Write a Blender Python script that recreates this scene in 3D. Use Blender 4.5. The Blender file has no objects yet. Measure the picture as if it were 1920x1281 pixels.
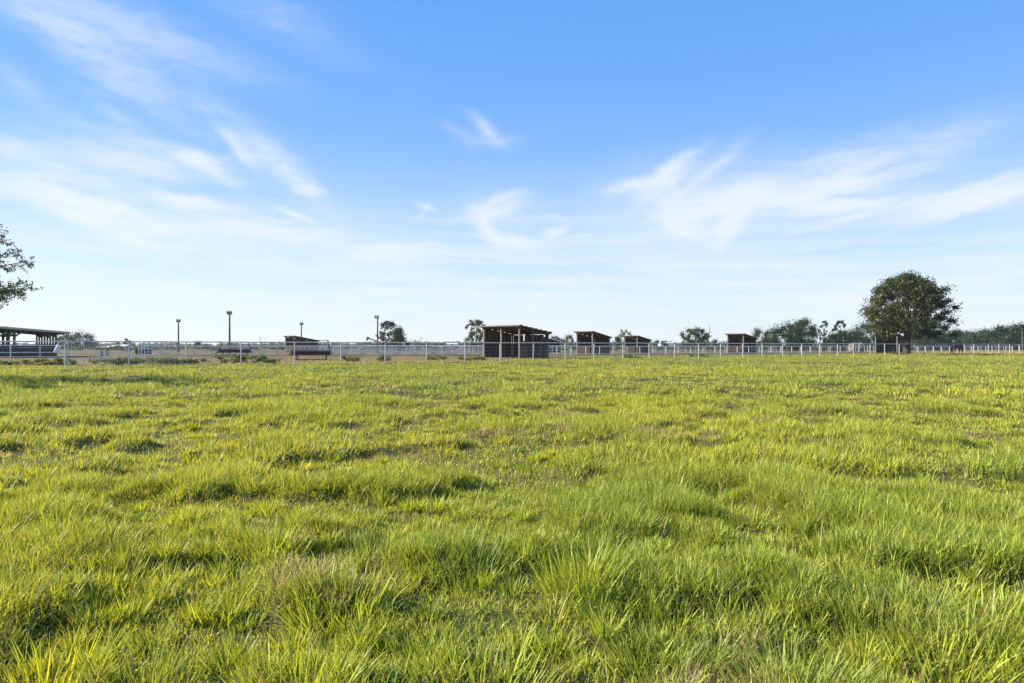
import bpy, math, random
import numpy as np

# ------------------------------------------------------------------ camera, sky, sun, exposure
scene = bpy.context.scene
C = bpy.data.collections.new("pasture_scene"); scene.collection.children.link(C)
F = 1280.0            # focal length in photo pixels (24 mm on 36 mm, photo 1920 wide)
HZ = 649.0            # photo row of the horizon
CH = 1.40             # camera height
cam = bpy.data.objects.new("camera", bpy.data.cameras.new("camera")); C.objects.link(cam)
cam.location = (0, 0, CH); cam.rotation_euler = (math.radians(90), 0, 0)
cam.data.lens = 24; cam.data.sensor_width = 36; cam.data.shift_y = (HZ - 640.5) / 1920
cam.data.clip_start = 0.05; cam.data.clip_end = 9000
scene.camera = cam

SUN_EL = math.radians(29); SUN_AZ = math.radians(-82)      # azimuth from +Y, clockwise; sun stands to the left
sun_dir = (math.sin(SUN_AZ) * math.cos(SUN_EL), math.cos(SUN_AZ) * math.cos(SUN_EL), math.sin(SUN_EL))
sl = bpy.data.lights.new("sun", 'SUN'); sl.energy = 5.0; sl.angle = math.radians(0.6); sl.color = (1.0, 0.90, 0.74)
so = bpy.data.objects.new("sun", sl); C.objects.link(so)
from mathutils import Vector, Matrix
so.rotation_euler = Vector(sun_dir).to_track_quat('Z', 'Y').to_euler()
so.location = (-60, 0, 60)

scene.view_settings.view_transform = 'Standard'
scene.view_settings.look = 'None'
scene.view_settings.exposure = 1.3
scene.view_settings.gamma = 1.0
scene.cycles.max_bounces = 8
scene.cycles.transparent_max_bounces = 8
scene.cycles.volume_bounces = 0
scene.cycles.caustics_reflective = False; scene.cycles.caustics_refractive = False

world = bpy.data.worlds.new("World"); scene.world = world; world.use_nodes = True
wt = world.node_tree; wt.nodes.clear()


class NT:
    def __init__(self, t): self.t = t
    def n(self, typ, **kw):
        nd = self.t.nodes.new(typ)
        for k, v in kw.items():
            if k == 'ins':
                for key, val in v.items():
                    s = nd.inputs[key]
                    if isinstance(val, bpy.types.NodeSocket): self.t.links.new(val, s)
                    else: s.default_value = val
            else: setattr(nd, k, v)
        return nd
    def m(self, op, a, b=0.0, c=None, clamp=False):
        nd = self.t.nodes.new('ShaderNodeMath'); nd.operation = op; nd.use_clamp = clamp
        for i, v in enumerate((a, b, c)):
            if v is None: continue
            if isinstance(v, bpy.types.NodeSocket): self.t.links.new(v, nd.inputs[i])
            else: nd.inputs[i].default_value = v
        return nd.outputs[0]
    def mix(self, fac, a, b, blend='MIX'):
        nd = self.t.nodes.new('ShaderNodeMix'); nd.data_type = 'RGBA'; nd.blend_type = blend
        for s, v in ((nd.inputs[0], fac), (nd.inputs[6], a), (nd.inputs[7], b)):
            if isinstance(v, bpy.types.NodeSocket): self.t.links.new(v, s)
            else: s.default_value = v
        return nd.outputs[2]
    def smooth(self, v, lo, hi):
        nd = self.t.nodes.new('ShaderNodeMapRange'); nd.interpolation_type = 'SMOOTHSTEP'
        self.t.links.new(v, nd.inputs[0]); nd.inputs[1].default_value = lo; nd.inputs[2].default_value = hi
        return nd.outputs[0]
    def noise(self, vec, scale, detail=4, rough=0.5, dist=0.0):
        nd = self.t.nodes.new('ShaderNodeTexNoise')
        if vec is not None: self.t.links.new(vec, nd.inputs['Vector'])
        nd.inputs['Scale'].default_value = scale; nd.inputs['Detail'].default_value = detail
        nd.inputs['Roughness'].default_value = rough; nd.inputs['Distortion'].default_value = dist
        return nd.outputs[0]
    def mapping(self, vec, loc=(0, 0, 0), rot=(0, 0, 0), sc=(1, 1, 1), typ='POINT'):
        nd = self.t.nodes.new('ShaderNodeMapping'); nd.vector_type = typ
        self.t.links.new(vec, nd.inputs[0]); nd.inputs[1].default_value = loc
        nd.inputs[2].default_value = rot; nd.inputs[3].default_value = sc
        return nd.outputs[0]


W = NT(wt)
sky = W.n('ShaderNodeTexSky', sky_type='NISHITA', sun_disc=False, sun_elevation=SUN_EL, sun_rotation=SUN_AZ,
          altitude=0.0, air_density=1.0, dust_density=0.6, ozone_density=1.6)
tc = W.n('ShaderNodeTexCoord')
sep = W.n('ShaderNodeSeparateXYZ', ins={0: tc.outputs['Generated']})
phi = W.m('ARCTAN2', sep.outputs[0], sep.outputs[1])
el = W.m('ARCSINE', sep.outputs[2])
ang = W.n('ShaderNodeCombineXYZ', ins={0: phi, 1: el}).outputs[0]
# slow wandering of the cloud field
wv = W.n('ShaderNodeTexNoise', ins={'Vector': ang, 'Scale': 11.0, 'Detail': 6.0, 'Roughness': 0.6})
wv = W.n('ShaderNodeVectorMath', operation='SUBTRACT', ins={0: wv.outputs['Color'], 1: (0.5, 0.5, 0.5)}).outputs[0]
wv = W.n('ShaderNodeVectorMath', operation='MULTIPLY', ins={0: wv, 1: (0.030, 0.026, 0.0)}).outputs[0]
warp = W.n('ShaderNodeVectorMath', operation='ADD', ins={0: ang, 1: wv}).outputs[0]

SKY_G = 0.068          # background strength
def blob(px, py, rx, ry, deg, amp, prev):
    """one wisp of cirrus, by its azimuth and elevation, added to the ones before"""
    dx = (px - 960) / F; dz = (HZ - py) / F
    p = math.atan(dx); e = math.atan(dz / math.sqrt(1 + dx * dx)); k = math.cos(p)
    mp = W.mapping(warp, (p, e, 0), (0, 0, math.radians(deg)), (1.7 * rx / F * k * k, 1.7 * ry / F * k, 1), 'TEXTURE')
    g = W.n('ShaderNodeTexGradient', gradient_type='QUADRATIC_SPHERE', ins={0: mp}).outputs[1]
    return W.m('MULTIPLY_ADD', g, amp, prev)
cr = random.Random(21)
# patches: centre, spread, direction, number of wisps, strength, length, thickness
patch_l = [(130, 130, 150, 60, -24, 5, .15, 150, 26), (310, 160, 130, 60, -30, 5, .14, 120, 22), (260, 60, 210, 45, -12, 5, .18, 170, 26), (430, 50, 120, 40, -14, 2, .10, 170, 30),
           (190, 290, 170, 24, -6, 6, .42, 150, 13), (200, 310, 10, 5, -4, 1, .35, 260, 55), (385, 310, 24, 13, -13, 4, .75, 50, 10), (120, 338, 110, 9, -3, 3, .36, 110, 8),
           (450, 264, 10, 8, -46, 2, .40, 48, 11), (515, 306, 34, 18, -33, 4, .26, 65, 17), (566, 343, 14, 10, -14, 3, .50, 34, 10), (525, 315, 5, 5, -32, 1, .26, 130, 42),
           (120, 374, 40, 8, -17, 3, .55, 95, 10), (280, 404, 140, 17, -10, 6, .50, 160, 15), (270, 405, 5, 5, -10, 1, .42, 290, 44), (365, 378, 30, 6, -14, 3, .65, 75, 8), (545, 403, 14, 4, -13, 2, .55, 55, 6), (560, 438, 140, 18, -8, 5, .28, 170, 22), (690, 470, 70, 16, 4, 4, .26, 90, 16)]
patch_r = [(888, 240, 30, 14, -32, 4, .16, 52, 15), (915, 260, 18, 5, 2, 2, .11, 55, 17), (935, 392, 28, 11, 20, 4, .50, 50, 10), (905, 418, 8, 12, -58, 2, .42, 38, 14), (962, 450, 30, 7, -16, 4, .50, 52, 10), (945, 415, 3, 3, -10, 1, .25, 90, 48),
           (1030, 435, 10, 5, 16, 2, .55, 26, 9), (1090, 441, 3, 2, 2, 1, .65, 26, 7), (1048, 411, 3, 2, -8, 1, .35, 36, 5), (802, 388, 3, 3, -12, 1, .65, 26, 8), (795, 400, 3, 3, 50, 1, .25, 20, 8),
           (1290, 336, 50, 17, 34, 5, .52, 66, 12), (1215, 350, 34, 14, 6, 3, .38, 62, 11), (1258, 378, 18, 22, -58, 4, .48, 60, 13), (1325, 393, 50, 11, 10, 5, .60, 90, 11), (1310, 372, 3, 3, -5, 1, .42, 170, 66),
           (1450, 366, 100, 13, 8, 6, .56, 130, 12), (1540, 346, 50, 9, 14, 4, .50, 90, 11), (1370, 428, 14, 22, 55, 4, .52, 54, 14), (1295, 424, 30, 10, -26, 3, .42, 66, 11), (1500, 372, 3, 3, 6, 1, .30, 270, 48), (1630, 384, 80, 9, 4, 4, .40, 120, 11), (1780, 380, 90, 7, 9, 5, .62, 150, 11), (1885, 354, 50, 8, 13, 4, .50, 100, 12), (1780, 372, 3, 3, 9, 1, .28, 260, 40), (1630, 300, 110, 30, 16, 4, .16, 150, 28), (1790, 272, 90, 24, 12, 3, .14, 150, 26)]
def total(lst):
    s_ = 0.0
    for (px, py, sx, sy, dg, n_, am, ln, th) in lst:
        for _ in range(n_):
            s_ = blob(px + cr.uniform(-1, 1) * sx, py + cr.uniform(-1, 1) * sy, ln * cr.uniform(.7, 1.3), th * cr.uniform(.7, 1.4), dg + cr.uniform(-9, 9), am * cr.uniform(.6, 1.25), s_)
    return s_
def fibre(deg, fx, fy, loc, rough=.58):
    return W.noise(W.mapping(warp, loc, (0, 0, math.radians(-deg)), (fx * 1.25, fy * 1.25, 1)), 1.7, 10, rough, 0.25)
fL = W.m('MULTIPLY_ADD', fibre(-14, 7.0, 30.0, (3, 1, 0), .66), 4.0, -0.80)
mixR = W.smooth(phi, math.atan(340 / F), math.atan(600 / F))
f1 = fibre(-38, 9.0, 26.0, (7, 4, 0), .66); f2 = fibre(9, 6.5, 34.0, (2, 9, 0), .66); f3 = fibre(28, 9.0, 26.0, (5, 2, 0), .66)
fa = W.m('MULTIPLY_ADD', f1, .5, W.m('MULTIPLY', f3, .5))
fr = W.m('ADD', W.m('MULTIPLY', fa, W.m('SUBTRACT', 1.0, mixR)), W.m('MULTIPLY', f2, mixR))
fR = W.m('MULTIPLY_ADD', fr, 4.2, -1.0)
cl = W.m('ADD', W.m('MULTIPLY', total(patch_l), W.m('MAXIMUM', fL, 0.12)), W.m('MULTIPLY', total(patch_r), W.m('MAXIMUM', fR, 0.08)))
cl = W.m('SUBTRACT', 1.0, W.m('POWER', 2.718, W.m('MULTIPLY', cl, -1.7)), clamp=True)
# thin level veils low over the horizon, fading upwards
veil = W.noise(W.mapping(warp, (0, 0, 0), (0, 0, math.radians(2)), (2.2, 34.0, 1)), 1.5, 6, 0.55, 0.2)
low = W.m('SUBTRACT', 1.0, W.smooth(el, 0.06, 0.27))
low = W.m('MULTIPLY', low, W.m('MULTIPLY_ADD', veil, 3.4, -1.25), clamp=True)
rp = W.n('ShaderNodeValToRGB', ins={0: W.m('MULTIPLY', el, 1 / math.radians(40), clamp=True)}); rp.color_ramp.interpolation = 'B_SPLINE'
stops = [(0.0, (5.3, 5.75, 6.15)), (2.2, (4.75, 5.42, 6.08)), (6.6, (4.10, 4.98, 6.0)), (11, (2.65, 4.05, 5.98)), (17.3, (1.22, 2.85, 5.95)), (26.9, (.80, 2.42, 5.65)), (40, (.55, 1.80, 4.7))]
while len(rp.color_ramp.elements) < len(stops): rp.color_ramp.elements.new(.5)
for e_, (d_, c_) in zip(rp.color_ramp.elements, stops): e_.position = d_ / 40; e_.color = (c_[0] / 6.2, c_[1] / 6.2, c_[2] / 6.2, 1)
sk = W.mix(1.0, sky.outputs[0], (0.90, 1.10, 1.60, 1), 'MULTIPLY')
sk = W.mix(0.80, sk, W.mix(1.0, rp.outputs[0], (6.2, 6.2, 6.2, 1), 'MULTIPLY'))
sk = W.mix(W.m('MULTIPLY', low, 0.70), sk, (5.45, 5.75, 6.0, 1))
sk = W.mix(W.m('MULTIPLY', cl, 0.80), sk, (5.55, 5.80, 6.05, 1))
bg = W.n('ShaderNodeBackground', ins={0: sk, 1: SKY_G})
W.n('ShaderNodeOutputWorld', ins={0: bg.outputs[0]})

rng = np.random.default_rng(11)
random.seed(5)


# ------------------------------------------------------------------ helpers
def PX(px, Y): return (px - 960) / F * Y
def PZ(py, Y): return CH + (HZ - py) / F * Y

_lat = np.random.default_rng(3).random((256, 256)).astype(np.float32)
def vnoise(x, y, seed=0):
    x = np.asarray(x, np.float64) + seed * 17.31; y = np.asarray(y, np.float64) + seed * 9.17
    xi = np.floor(x).astype(np.int64); yi = np.floor(y).astype(np.int64)
    fx = x - xi; fy = y - yi
    fx = fx * fx * fx * (fx * (fx * 6 - 15) + 10); fy = fy * fy * fy * (fy * (fy * 6 - 15) + 10)
    a = _lat[xi & 255, yi & 255]; b = _lat[(xi + 1) & 255, yi & 255]
    c = _lat[xi & 255, (yi + 1) & 255]; d = _lat[(xi + 1) & 255, (yi + 1) & 255]
    return (a * (1 - fx) + b * fx) * (1 - fy) + (c * (1 - fx) + d * fx) * fy
def rot2(x, y, a): return x * math.cos(a) - y * math.sin(a), x * math.sin(a) + y * math.cos(a)
def fbm(x, y, seed=0, octv=3):
    s = 0; a = 1; t = 0
    for i in range(octv):
        xr, yr = rot2(x, y, 0.6 + 1.1 * i + seed)
        s = s + a * vnoise(xr * 2 ** i, yr * 2 ** i, seed + i * 5); t += a; a *= 0.5
    return s / t
def sstep(v, lo, hi):
    t = np.clip((v - lo) / (hi - lo), 0, 1); return t * t * (3 - 2 * t)

# near fence line: post k stands at (FX+FDX*k, FY+FDY*k)
FX, FY, FDX, FDY = -30.05, 46.0, 3.203, 1.977
_fl = math.hypot(FDX, FDY); FN = (-FDY / _fl, FDX / _fl)
def behind(x, y): return (x - FX) * FN[0] + (y - FY) * FN[1]      # metres behind the near fence line

def tuss(x, y):
    """0..1, how tussocky the turf is at a point"""
    a = fbm(x / .62, y / .62, 1, 3); b = fbm(x / 1.5, y / 1.5, 2, 2)
    return sstep(0.6 * a + 0.4 * b, 0.36, 0.64)
def ground(x, y):
    x = np.asarray(x, float); y = np.asarray(y, float)
    r = np.hypot(x, y); s = behind(x, y)
    k = np.where(s > 0, np.clip(1 - s / 6, 0.12, 1), 1) * np.clip(1 - (r - 150) / 120, 0, 1)
    t = tuss(x, y)
    h = (0.115 * (t - 0.45) + 0.12 * (fbm(x / 3.1, y / 3.1, 7, 3) - 0.5)) * k
    # low bank of earth along the inner pens
    return h

MATS = {}
def mat(name, col=(.5, .5, .5), rough=0.7, metal=0.0, var=0.25, scale=3.0, bump=0.0, attr=True, stretch=(1, 1, 1), spec=0.3, trans=0.0, col2=None):
    m = bpy.data.materials.new(name); m.use_nodes = True; t = NT(m.node_tree); m.node_tree.nodes.clear()
    tcn = t.n('ShaderNodeTexCoord').outputs['Object']
    v = t.mapping(tcn, sc=stretch)
    n1 = t.noise(v, scale, 6, 0.6); n2 = t.noise(v, scale * 6, 3, 0.6)
    nn = t.m('ADD', t.m('MULTIPLY', n1, 0.7), t.m('MULTIPLY', n2, 0.3))
    c2 = col2 or tuple(c * (1 - var) for c in col)
    c = t.mix(t.smooth(nn, 0.35, 0.65), (*c2, 1), (*[min(1, a * (1 + var * .6)) for a in col], 1))
    if attr:
        at = t.n('ShaderNodeAttribute', attribute_name='col').outputs['Color']
        c = t.mix(1.0, c, at, 'MULTIPLY')
    b = t.n('ShaderNodeBsdfPrincipled', ins={'Base Color': c, 'Roughness': rough, 'Metallic': metal, 'Specular IOR Level': spec})
    if bump:
        bp = t.n('ShaderNodeBump', ins={'Strength': bump, 'Distance': 0.05, 'Height': nn})
        t.t.links.new(bp.outputs[0], b.inputs['Normal'])
    o = b.outputs[0]
    if trans:
        tr = t.n('ShaderNodeBsdfTranslucent', ins={0: c})
        o = t.n('ShaderNodeMixShader', ins={0: trans, 1: o, 2: tr.outputs[0]}).outputs[0]
    t.n('ShaderNodeOutputMaterial', ins={0: o}); MATS[name] = m
    return m

def leafmat(name, trans=0.35, rough=0.55, gain=1.0, spec=0.25):
    m = bpy.data.materials.new(name); m.use_nodes = True; t = NT(m.node_tree); m.node_tree.nodes.clear()
    at = t.n('ShaderNodeAttribute', attribute_name='col').outputs['Color']
    c = t.mix(1.0, at, (gain, gain, gain, 1), 'MULTIPLY')
    b = t.n('ShaderNodeBsdfPrincipled', ins={'Base Color': c, 'Roughness': rough, 'Specular IOR Level': spec})
    c2 = t.mix(1.0, c, (1.25, 1.15, 0.55, 1), 'MULTIPLY')
    tr = t.n('ShaderNodeBsdfTranslucent', ins={0: c2})
    o = t.n('ShaderNodeMixShader', ins={0: trans, 1: b.outputs[0], 2: tr.outputs[0]}).outputs[0]
    t.n('ShaderNodeOutputMaterial', ins={0: o}); MATS[name] = m
    return m

def link(name, me, m, parent=None, loc=None):
    o = bpy.data.objects.new(name, me); C.objects.link(o)
    if m is not None: me.materials.append(m)
    if parent is not None: o.parent = parent
    if loc is not None: o.location = loc
    return o
def tag(o, label=None, cat=None, group=None, kind=None):
    if label: o['label'] = label
    if cat: o['category'] = cat
    if group: o['group'] = group
    if kind: o['kind'] = kind
    return o
def empty(name, loc, rz=0.0):
    o = bpy.data.objects.new(name, None); C.objects.link(o); o.location = loc; o.rotation_euler = (0, 0, rz); o.empty_display_size = 0.3
    return o
def copy_tree(o, parent=None):
    c = o.copy(); C.objects.link(c)
    if parent is not None: c.parent = parent
    for ch in list(o.children): copy_tree(ch, c)
    return c

def np_mesh(name, V, Q, col=None, smooth=False):
    """mesh from a vertex array and an array of quads or triangles"""
    me = bpy.data.meshes.new(name); V = np.ascontiguousarray(V, np.float32); Q = np.ascontiguousarray(Q, np.int32)
    k = Q.shape[1]
    me.vertices.add(len(V)); me.vertices.foreach_set('co', V.ravel())
    me.loops.add(Q.size); me.loops.foreach_set('vertex_index', Q.ravel())
    me.polygons.add(len(Q)); me.polygons.foreach_set('loop_start', np.arange(0, Q.size, k, dtype=np.int32))
    me.update(calc_edges=True)
    if smooth: me.polygons.foreach_set('use_smooth', np.ones(len(Q), bool))
    if col is not None:
        a = me.color_attributes.new('col', 'FLOAT_COLOR', 'POINT')
        c4 = np.ones((len(V), 4), np.float32); c4[:, :3] = col; a.data.foreach_set('color', c4.ravel())
    return me

class MB:
    """collects boxes, tubes and sheets for ONE mesh object"""
    def __init__(self): self.v = []; self.f = []; self.c = []
    def add(self, vs, fs, col=1.0):
        b = len(self.v); self.v += [tuple(p) for p in vs]; self.f += [tuple(i + b for i in f) for f in fs]
        cc = (col, col, col) if isinstance(col, (int, float)) else tuple(col)
        self.c += [cc] * len(vs); return self
    def box(self, c, s, rot=None, col=1.0):
        hx, hy, hz = s[0] / 2, s[1] / 2, s[2] / 2
        vs = [Vector((x, y, z)) for x in (-hx, hx) for y in (-hy, hy) for z in (-hz, hz)]
        if rot is not None: vs = [rot @ p for p in vs]
        vs = [p + Vector(c) for p in vs]
        return self.add(vs, [(0, 1, 3, 2), (4, 6, 7, 5), (0, 4, 5, 1), (2, 3, 7, 6), (0, 2, 6, 4), (1, 5, 7, 3)], col)
    def beam(self, a, b, w, h, col=1.0, up=(0, 0, 1)):
        a = Vector(a); b = Vector(b); d = (b - a); L = d.length; d.normalize()
        u = Vector(up)
        if abs(d.dot(u)) > .98: u = Vector((1, 0, 0))
        s = d.cross(u).normalized(); u2 = s.cross(d)
        return self.box((a + b) / 2, (L, w, h), Matrix((d, s, u2)).transposed(), col)
    def tube(self, pts, r, n=8, col=1.0, cap=True):
        pts = [Vector(p) for p in pts]; rs = r if isinstance(r, (list, tuple)) else [r] * len(pts)
        vs = []; fs = []
        for i, p in enumerate(pts):
            d = (pts[min(i + 1, len(pts) - 1)] - pts[max(i - 1, 0)]).normalized()
            u = Vector((0, 0, 1)) if abs(d.z) < .9 else Vector((1, 0, 0))
            s = d.cross(u).normalized(); u = s.cross(d)
            for k in range(n):
                a = 2 * math.pi * k / n; vs.append(p + rs[i] * (math.cos(a) * s + math.sin(a) * u))
        for i in range(len(pts) - 1):
            for k in range(n): fs.append((i * n + k, i * n + (k + 1) % n, (i + 1) * n + (k + 1) % n, (i + 1) * n + k))
        if cap: fs.append(tuple(range(n - 1, -1, -1))); fs.append(tuple((len(pts) - 1) * n + k for k in range(n)))
        return self.add(vs, fs, col)
    def build(self, name, m, parent=None, loc=None, smooth=False):
        me = bpy.data.meshes.new(name); me.from_pydata(self.v, [], self.f); me.update()
        a = me.color_attributes.new('col', 'FLOAT_COLOR', 'POINT')
        c4 = np.ones((len(self.v), 4), np.float32); c4[:, :3] = np.array(self.c); a.data.foreach_set('color', c4.ravel())
        if smooth: me.polygons.foreach_set('use_smooth', np.ones(len(me.polygons), bool))
        return link(name, me, m, parent, loc)

# ------------------------------------------------------------------ materials
mat('pipe', (.56, .57, .58), .5, .0, .22, 2.0, spec=.4)
mat('pipe_white', (.66, .66, .67), .5, .0, .18, 2.0, spec=.4)
mat('wood', (.098, .062, .043), .85, 0, .5, 1.2, .4, stretch=(3, 3, .35))
mat('wood_grey', (.20, .18, .165), .85, 0, .35, 1.5, .4, stretch=(3, 3, .35))
mat('wood_dark', (.055, .046, .042), .85, 0, .45, 1.2, .4, stretch=(.4, 3, 3))
mat('tin', (.20, .175, .155), .65, .3, .35, .8, .2, stretch=(1, 1, 1), col2=(.13, .10, .08))
mat('fascia', (.17, .13, .10), .8, 0, .25, 1.0)
mat('fascia_pale', (.56, .43, .28), .8, 0, .25, 1.0)
mat('rust', (.085, .045, .036), .75, .2, .5, 4.0, .2)
mat('endplate', (.62, .44, .36), .7, 0, .3, 5.0)
mat('pole_wood', (.12, .095, .08), .85, 0, .35, 2.0, .3, stretch=(3, 3, .3))
mat('lamp_metal', (.22, .21, .20), .45, .5, .2, 4.0)
mat('lamp_glass', (.42, .43, .44), .2, 0, .1, 4.0, spec=.6)
mat('bark', (.062, .049, .040), .9, 0, .5, 3.0, .8, stretch=(3, 3, .6))
mat('steel_black', (.03, .03, .032), .6, .3, .3, 5.0)
mat('sack', (.78, .75, .75), .7, 0, .12, 6.0, .2)
mat('white_paint', (.76, .75, .73), .55, 0, .1, 3.0)
mat('dark_gap', (.03, .03, .035), .8, 0, .3, 3.0)
mat('hide', (.085, .034, .020), .7, 0, .4, 2.5, spec=.2, attr=False)
mat('mane', (.016, .010, .009), .6, 0, .3, 9.0)
mat('pump_steel', (.13, .12, .12), .6, .2, .3, 2.0)
mat('hay', (.15, .13, .11), .95, 0, .3, 5.0, .4)
leafmat('leaf', .30, .5)
leafmat('grass_blade', .36, .5, 1.0, .3)
leafmat('dry_blade', .35, .7, 1.0, .15)

# ------------------------------------------------------------------ the ground: one sheet to the horizon
def ground_mesh():
    th = np.concatenate([np.linspace(-math.pi, -0.95, 60, endpoint=False), np.linspace(-0.95, 0.95, 560, endpoint=False), np.linspace(0.95, math.pi, 60, endpoint=False)])
    r = np.concatenate([np.geomspace(0.6, 160, 420), np.geomspace(170, 1450, 26)])
    R, T = np.meshgrid(r, th, indexing='ij')
    X = np.sin(T) * R; Y = np.cos(T) * R
    Z = ground(X, Y)
    V = np.stack([X, Y, Z], -1).reshape(-1, 3)
    nt = len(th); i = np.arange(len(r) - 1)[:, None] * nt; j = np.arange(nt)[None, :]; j2 = (j + 1) % nt
    Q = np.stack([i + j, i + j2, i + nt + j2, i + nt + j], -1).reshape(-1, 4)
    me = np_mesh('ground', V, Q[:, ::-1], None, True)
    return me
gm = bpy.data.materials.new('earth'); gm.use_nodes = True; gm.node_tree.nodes.clear(); g = NT(gm.node_tree)
go = g.n('ShaderNodeTexCoord').outputs['Object']
gs = g.n('ShaderNodeSeparateXYZ', ins={0: go})
s_ = g.m('ADD', g.m('MULTIPLY', g.m('SUBTRACT', gs.outputs[0], FX), FN[0]), g.m('MULTIPLY', g.m('SUBTRACT', gs.outputs[1], FY), FN[1]))
n_big = g.noise(go, .16, 5, .6); n_mid = g.noise(go, .8, 6, .6); n_fine = g.noise(go, 9.0, 6, .65)
s_n = g.m('ADD', s_, g.m('MULTIPLY_ADD', n_mid, 3.0, -1.5))
turf = g.mix(g.smooth(n_mid, .35, .65), (.050, .062, .018, 1), (.10, .105, .03, 1))
turf = g.mix(g.m('MULTIPLY', g.smooth(n_fine, .45, .7), .6), turf, (.10, .08, .045, 1))
dirt = g.mix(g.smooth(n_fine, .3, .7), (.105, .066, .044, 1), (.19, .130, .086, 1))
dirt = g.mix(g.m('MULTIPLY', g.smooth(n_mid, .5, .72), .75), dirt, (.16, .14, .06, 1))
pad = g.mix(g.smooth(n_big, .35, .65), (.150, .112, .062, 1), (.070, .078, .030, 1))
pad = g.mix(g.m('MULTIPLY', g.smooth(n_mid, .45, .7), .55), pad, (.115, .070, .050, 1))
rightness = g.smooth(gs.outputs[0], -4.0, 10.0)
far_mix = g.smooth(s_n, 16.0, 30.0)
strip = g.mix(rightness, dirt, g.mix(g.smooth(n_mid, .4, .62), (.085, .105, .025, 1), (.19, .150, .065, 1)))
strip = g.mix(far_mix, strip, pad)
gcol = g.mix(g.smooth(s_n, -1.4, -0.2), turf, strip)
gb = g.n('ShaderNodeBsdfPrincipled', ins={'Base Color': gcol, 'Roughness': .95, 'Specular IOR Level': .1})
gbp = g.n('ShaderNodeBump', ins={'Strength': .7, 'Distance': .06, 'Height': n_fine}); gm.node_tree.links.new(gbp.outputs[0], gb.inputs['Normal'])
g.n('ShaderNodeOutputMaterial', ins={0: gb.outputs[0]})
go_ = tag(link('ground', ground_mesh(), gm), kind='structure')

# ------------------------------------------------------------------ grass
def blades(x, y, L, w, az, lean, curve, col, nseg, z0=None, face=None):
    n = len(x); z = ground(x, y) if z0 is None else z0
    ts = np.linspace(0, 1, nseg + 1)
    V = np.empty((n, nseg + 1, 2, 3), np.float32)
    ca, sa = np.cos(az), np.sin(az)
    fa = az if face is None else face
    sx, sy = -np.sin(fa), np.cos(fa)
    d = np.zeros(n); hz = np.zeros(n) - 0.01
    for i, t in enumerate(ts):
        if i > 0:
            th = lean + curve * (t - 0.5 / nseg); d = d + L / nseg * np.sin(th); hz = hz + L / nseg * np.cos(th)
        ww = w * 0.5 * (1.0 - t ** 1.6) * (0.75 + 0.5 * min(t * 4, 1) * 0.5) + 0.0003
        px = x + d * ca; py = y + d * sa
        V[:, i, 0] = np.stack([px - sx * ww, py - sy * ww, z + hz], -1)
        V[:, i, 1] = np.stack([px + sx * ww, py + sy * ww, z + hz], -1)
    m = (nseg + 1) * 2
    base = (np.arange(n) * m)[:, None, None]
    q = np.array([[2 * i, 2 * i + 1, 2 * i + 3, 2 * i + 2] for i in range(nseg)])[None]
    return V.reshape(-1, 3), (base + q).reshape(-1, 4), np.repeat(col.astype(np.float32), m, 0)

def fan(n, y0, y1, pw=1.0, half=0.84, mg=3.4):
    """points in front of the lens between two distances, thinning with distance"""
    u = rng.random(n)
    if pw == 1.0: Y = y0 + (y1 - y0) * u
    else: Y = (y0 ** pw + (y1 ** pw - y0 ** pw) * u) ** (1 / pw)
    X = (rng.random(n) * 2 - 1) * (half * Y + mg)
    return X, Y

BRIGHT = np.array((.570, .545, .044)); MID = np.array((.345, .415, .048)); DEEP = np.array((.125, .205, .046)); STRAW = np.array((.52, .42, .22)); BROWN = np.array((.26, .19, .11))
def grass_colour(x, y, n, jit=1.0):
    patch = fbm(x / 5.5, y / 5.5, 12, 3); fine = rng.random(n); t = tuss(x, y)
    k = np.clip(0.66 + 1.5 * (patch - .5) + .9 * (fbm(x / 15, y / 15, 17, 2) - .5) - 0.25 * t + 0.45 * (fine - .5), 0, 1)[:, None]
    c = MID * (1 - k) + BRIGHT * k
    dk = (rng.random(n) < 0.16 + 0.22 * t)[:, None]; c = np.where(dk, c * .45 + DEEP * .55, c)
    dry = fbm(x / 1.3, y / 1.3, 21, 3)
    p = 0.13 + 0.67 * sstep(dry, .66, .82)
    st = rng.random(n) < p
    c = np.where(st[:, None], np.where((rng.random(n) < .6)[:, None], STRAW, BROWN) * (.7 + .5 * rng.random((n, 1))), c)
    return c * (.95 + .8 * jit * (rng.random((n, 1)) - .5)), st

def grass_layer(x, y, hmul, wbase, nseg, full=.40, jit=1.0):
    e = 0.10; t = tuss(x, y)
    keep = rng.random(len(x)) < full + .5 * t + .55 * sstep(fbm(x / .45, y / .45, 91, 2), .40, .66)
    x, y, t = x[keep], y[keep], t[keep]; n = len(x)
    gx = (tuss(x + e, y) - tuss(x - e, y)) / (2 * e); gy = (tuss(x, y + e) - tuss(x, y - e)) / (2 * e)
    gl = np.hypot(gx, gy)
    az = np.arctan2(-gy, -gx) + rng.normal(0, 1, n) * (1.5 + 1.6 / (1 + 2.2 * gl))
    col, st = grass_colour(x, y, n, jit)
    L = hmul * (0.040 + 0.115 * t * (0.5 + fbm(x / 1.1, y / 1.1, 37, 2)) + 0.035 * fbm(x / 9, y / 9, 31, 2)) * (0.35 + 1.0 * rng.random(n))
    L = np.where(st, L * .8, L)
    lean = np.clip(0.26 + 0.08 * np.minimum(gl, 3) + rng.normal(0, .34, n), 0.0, 1.35)
    curve = np.abs(rng.normal(0.45, .5, n)) + .08
    return blades(x, y, L, wbase * (.6 + .8 * rng.random(n)), az, lean, curve, col, nseg, face=az + rng.normal(0, .55, n))

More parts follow.
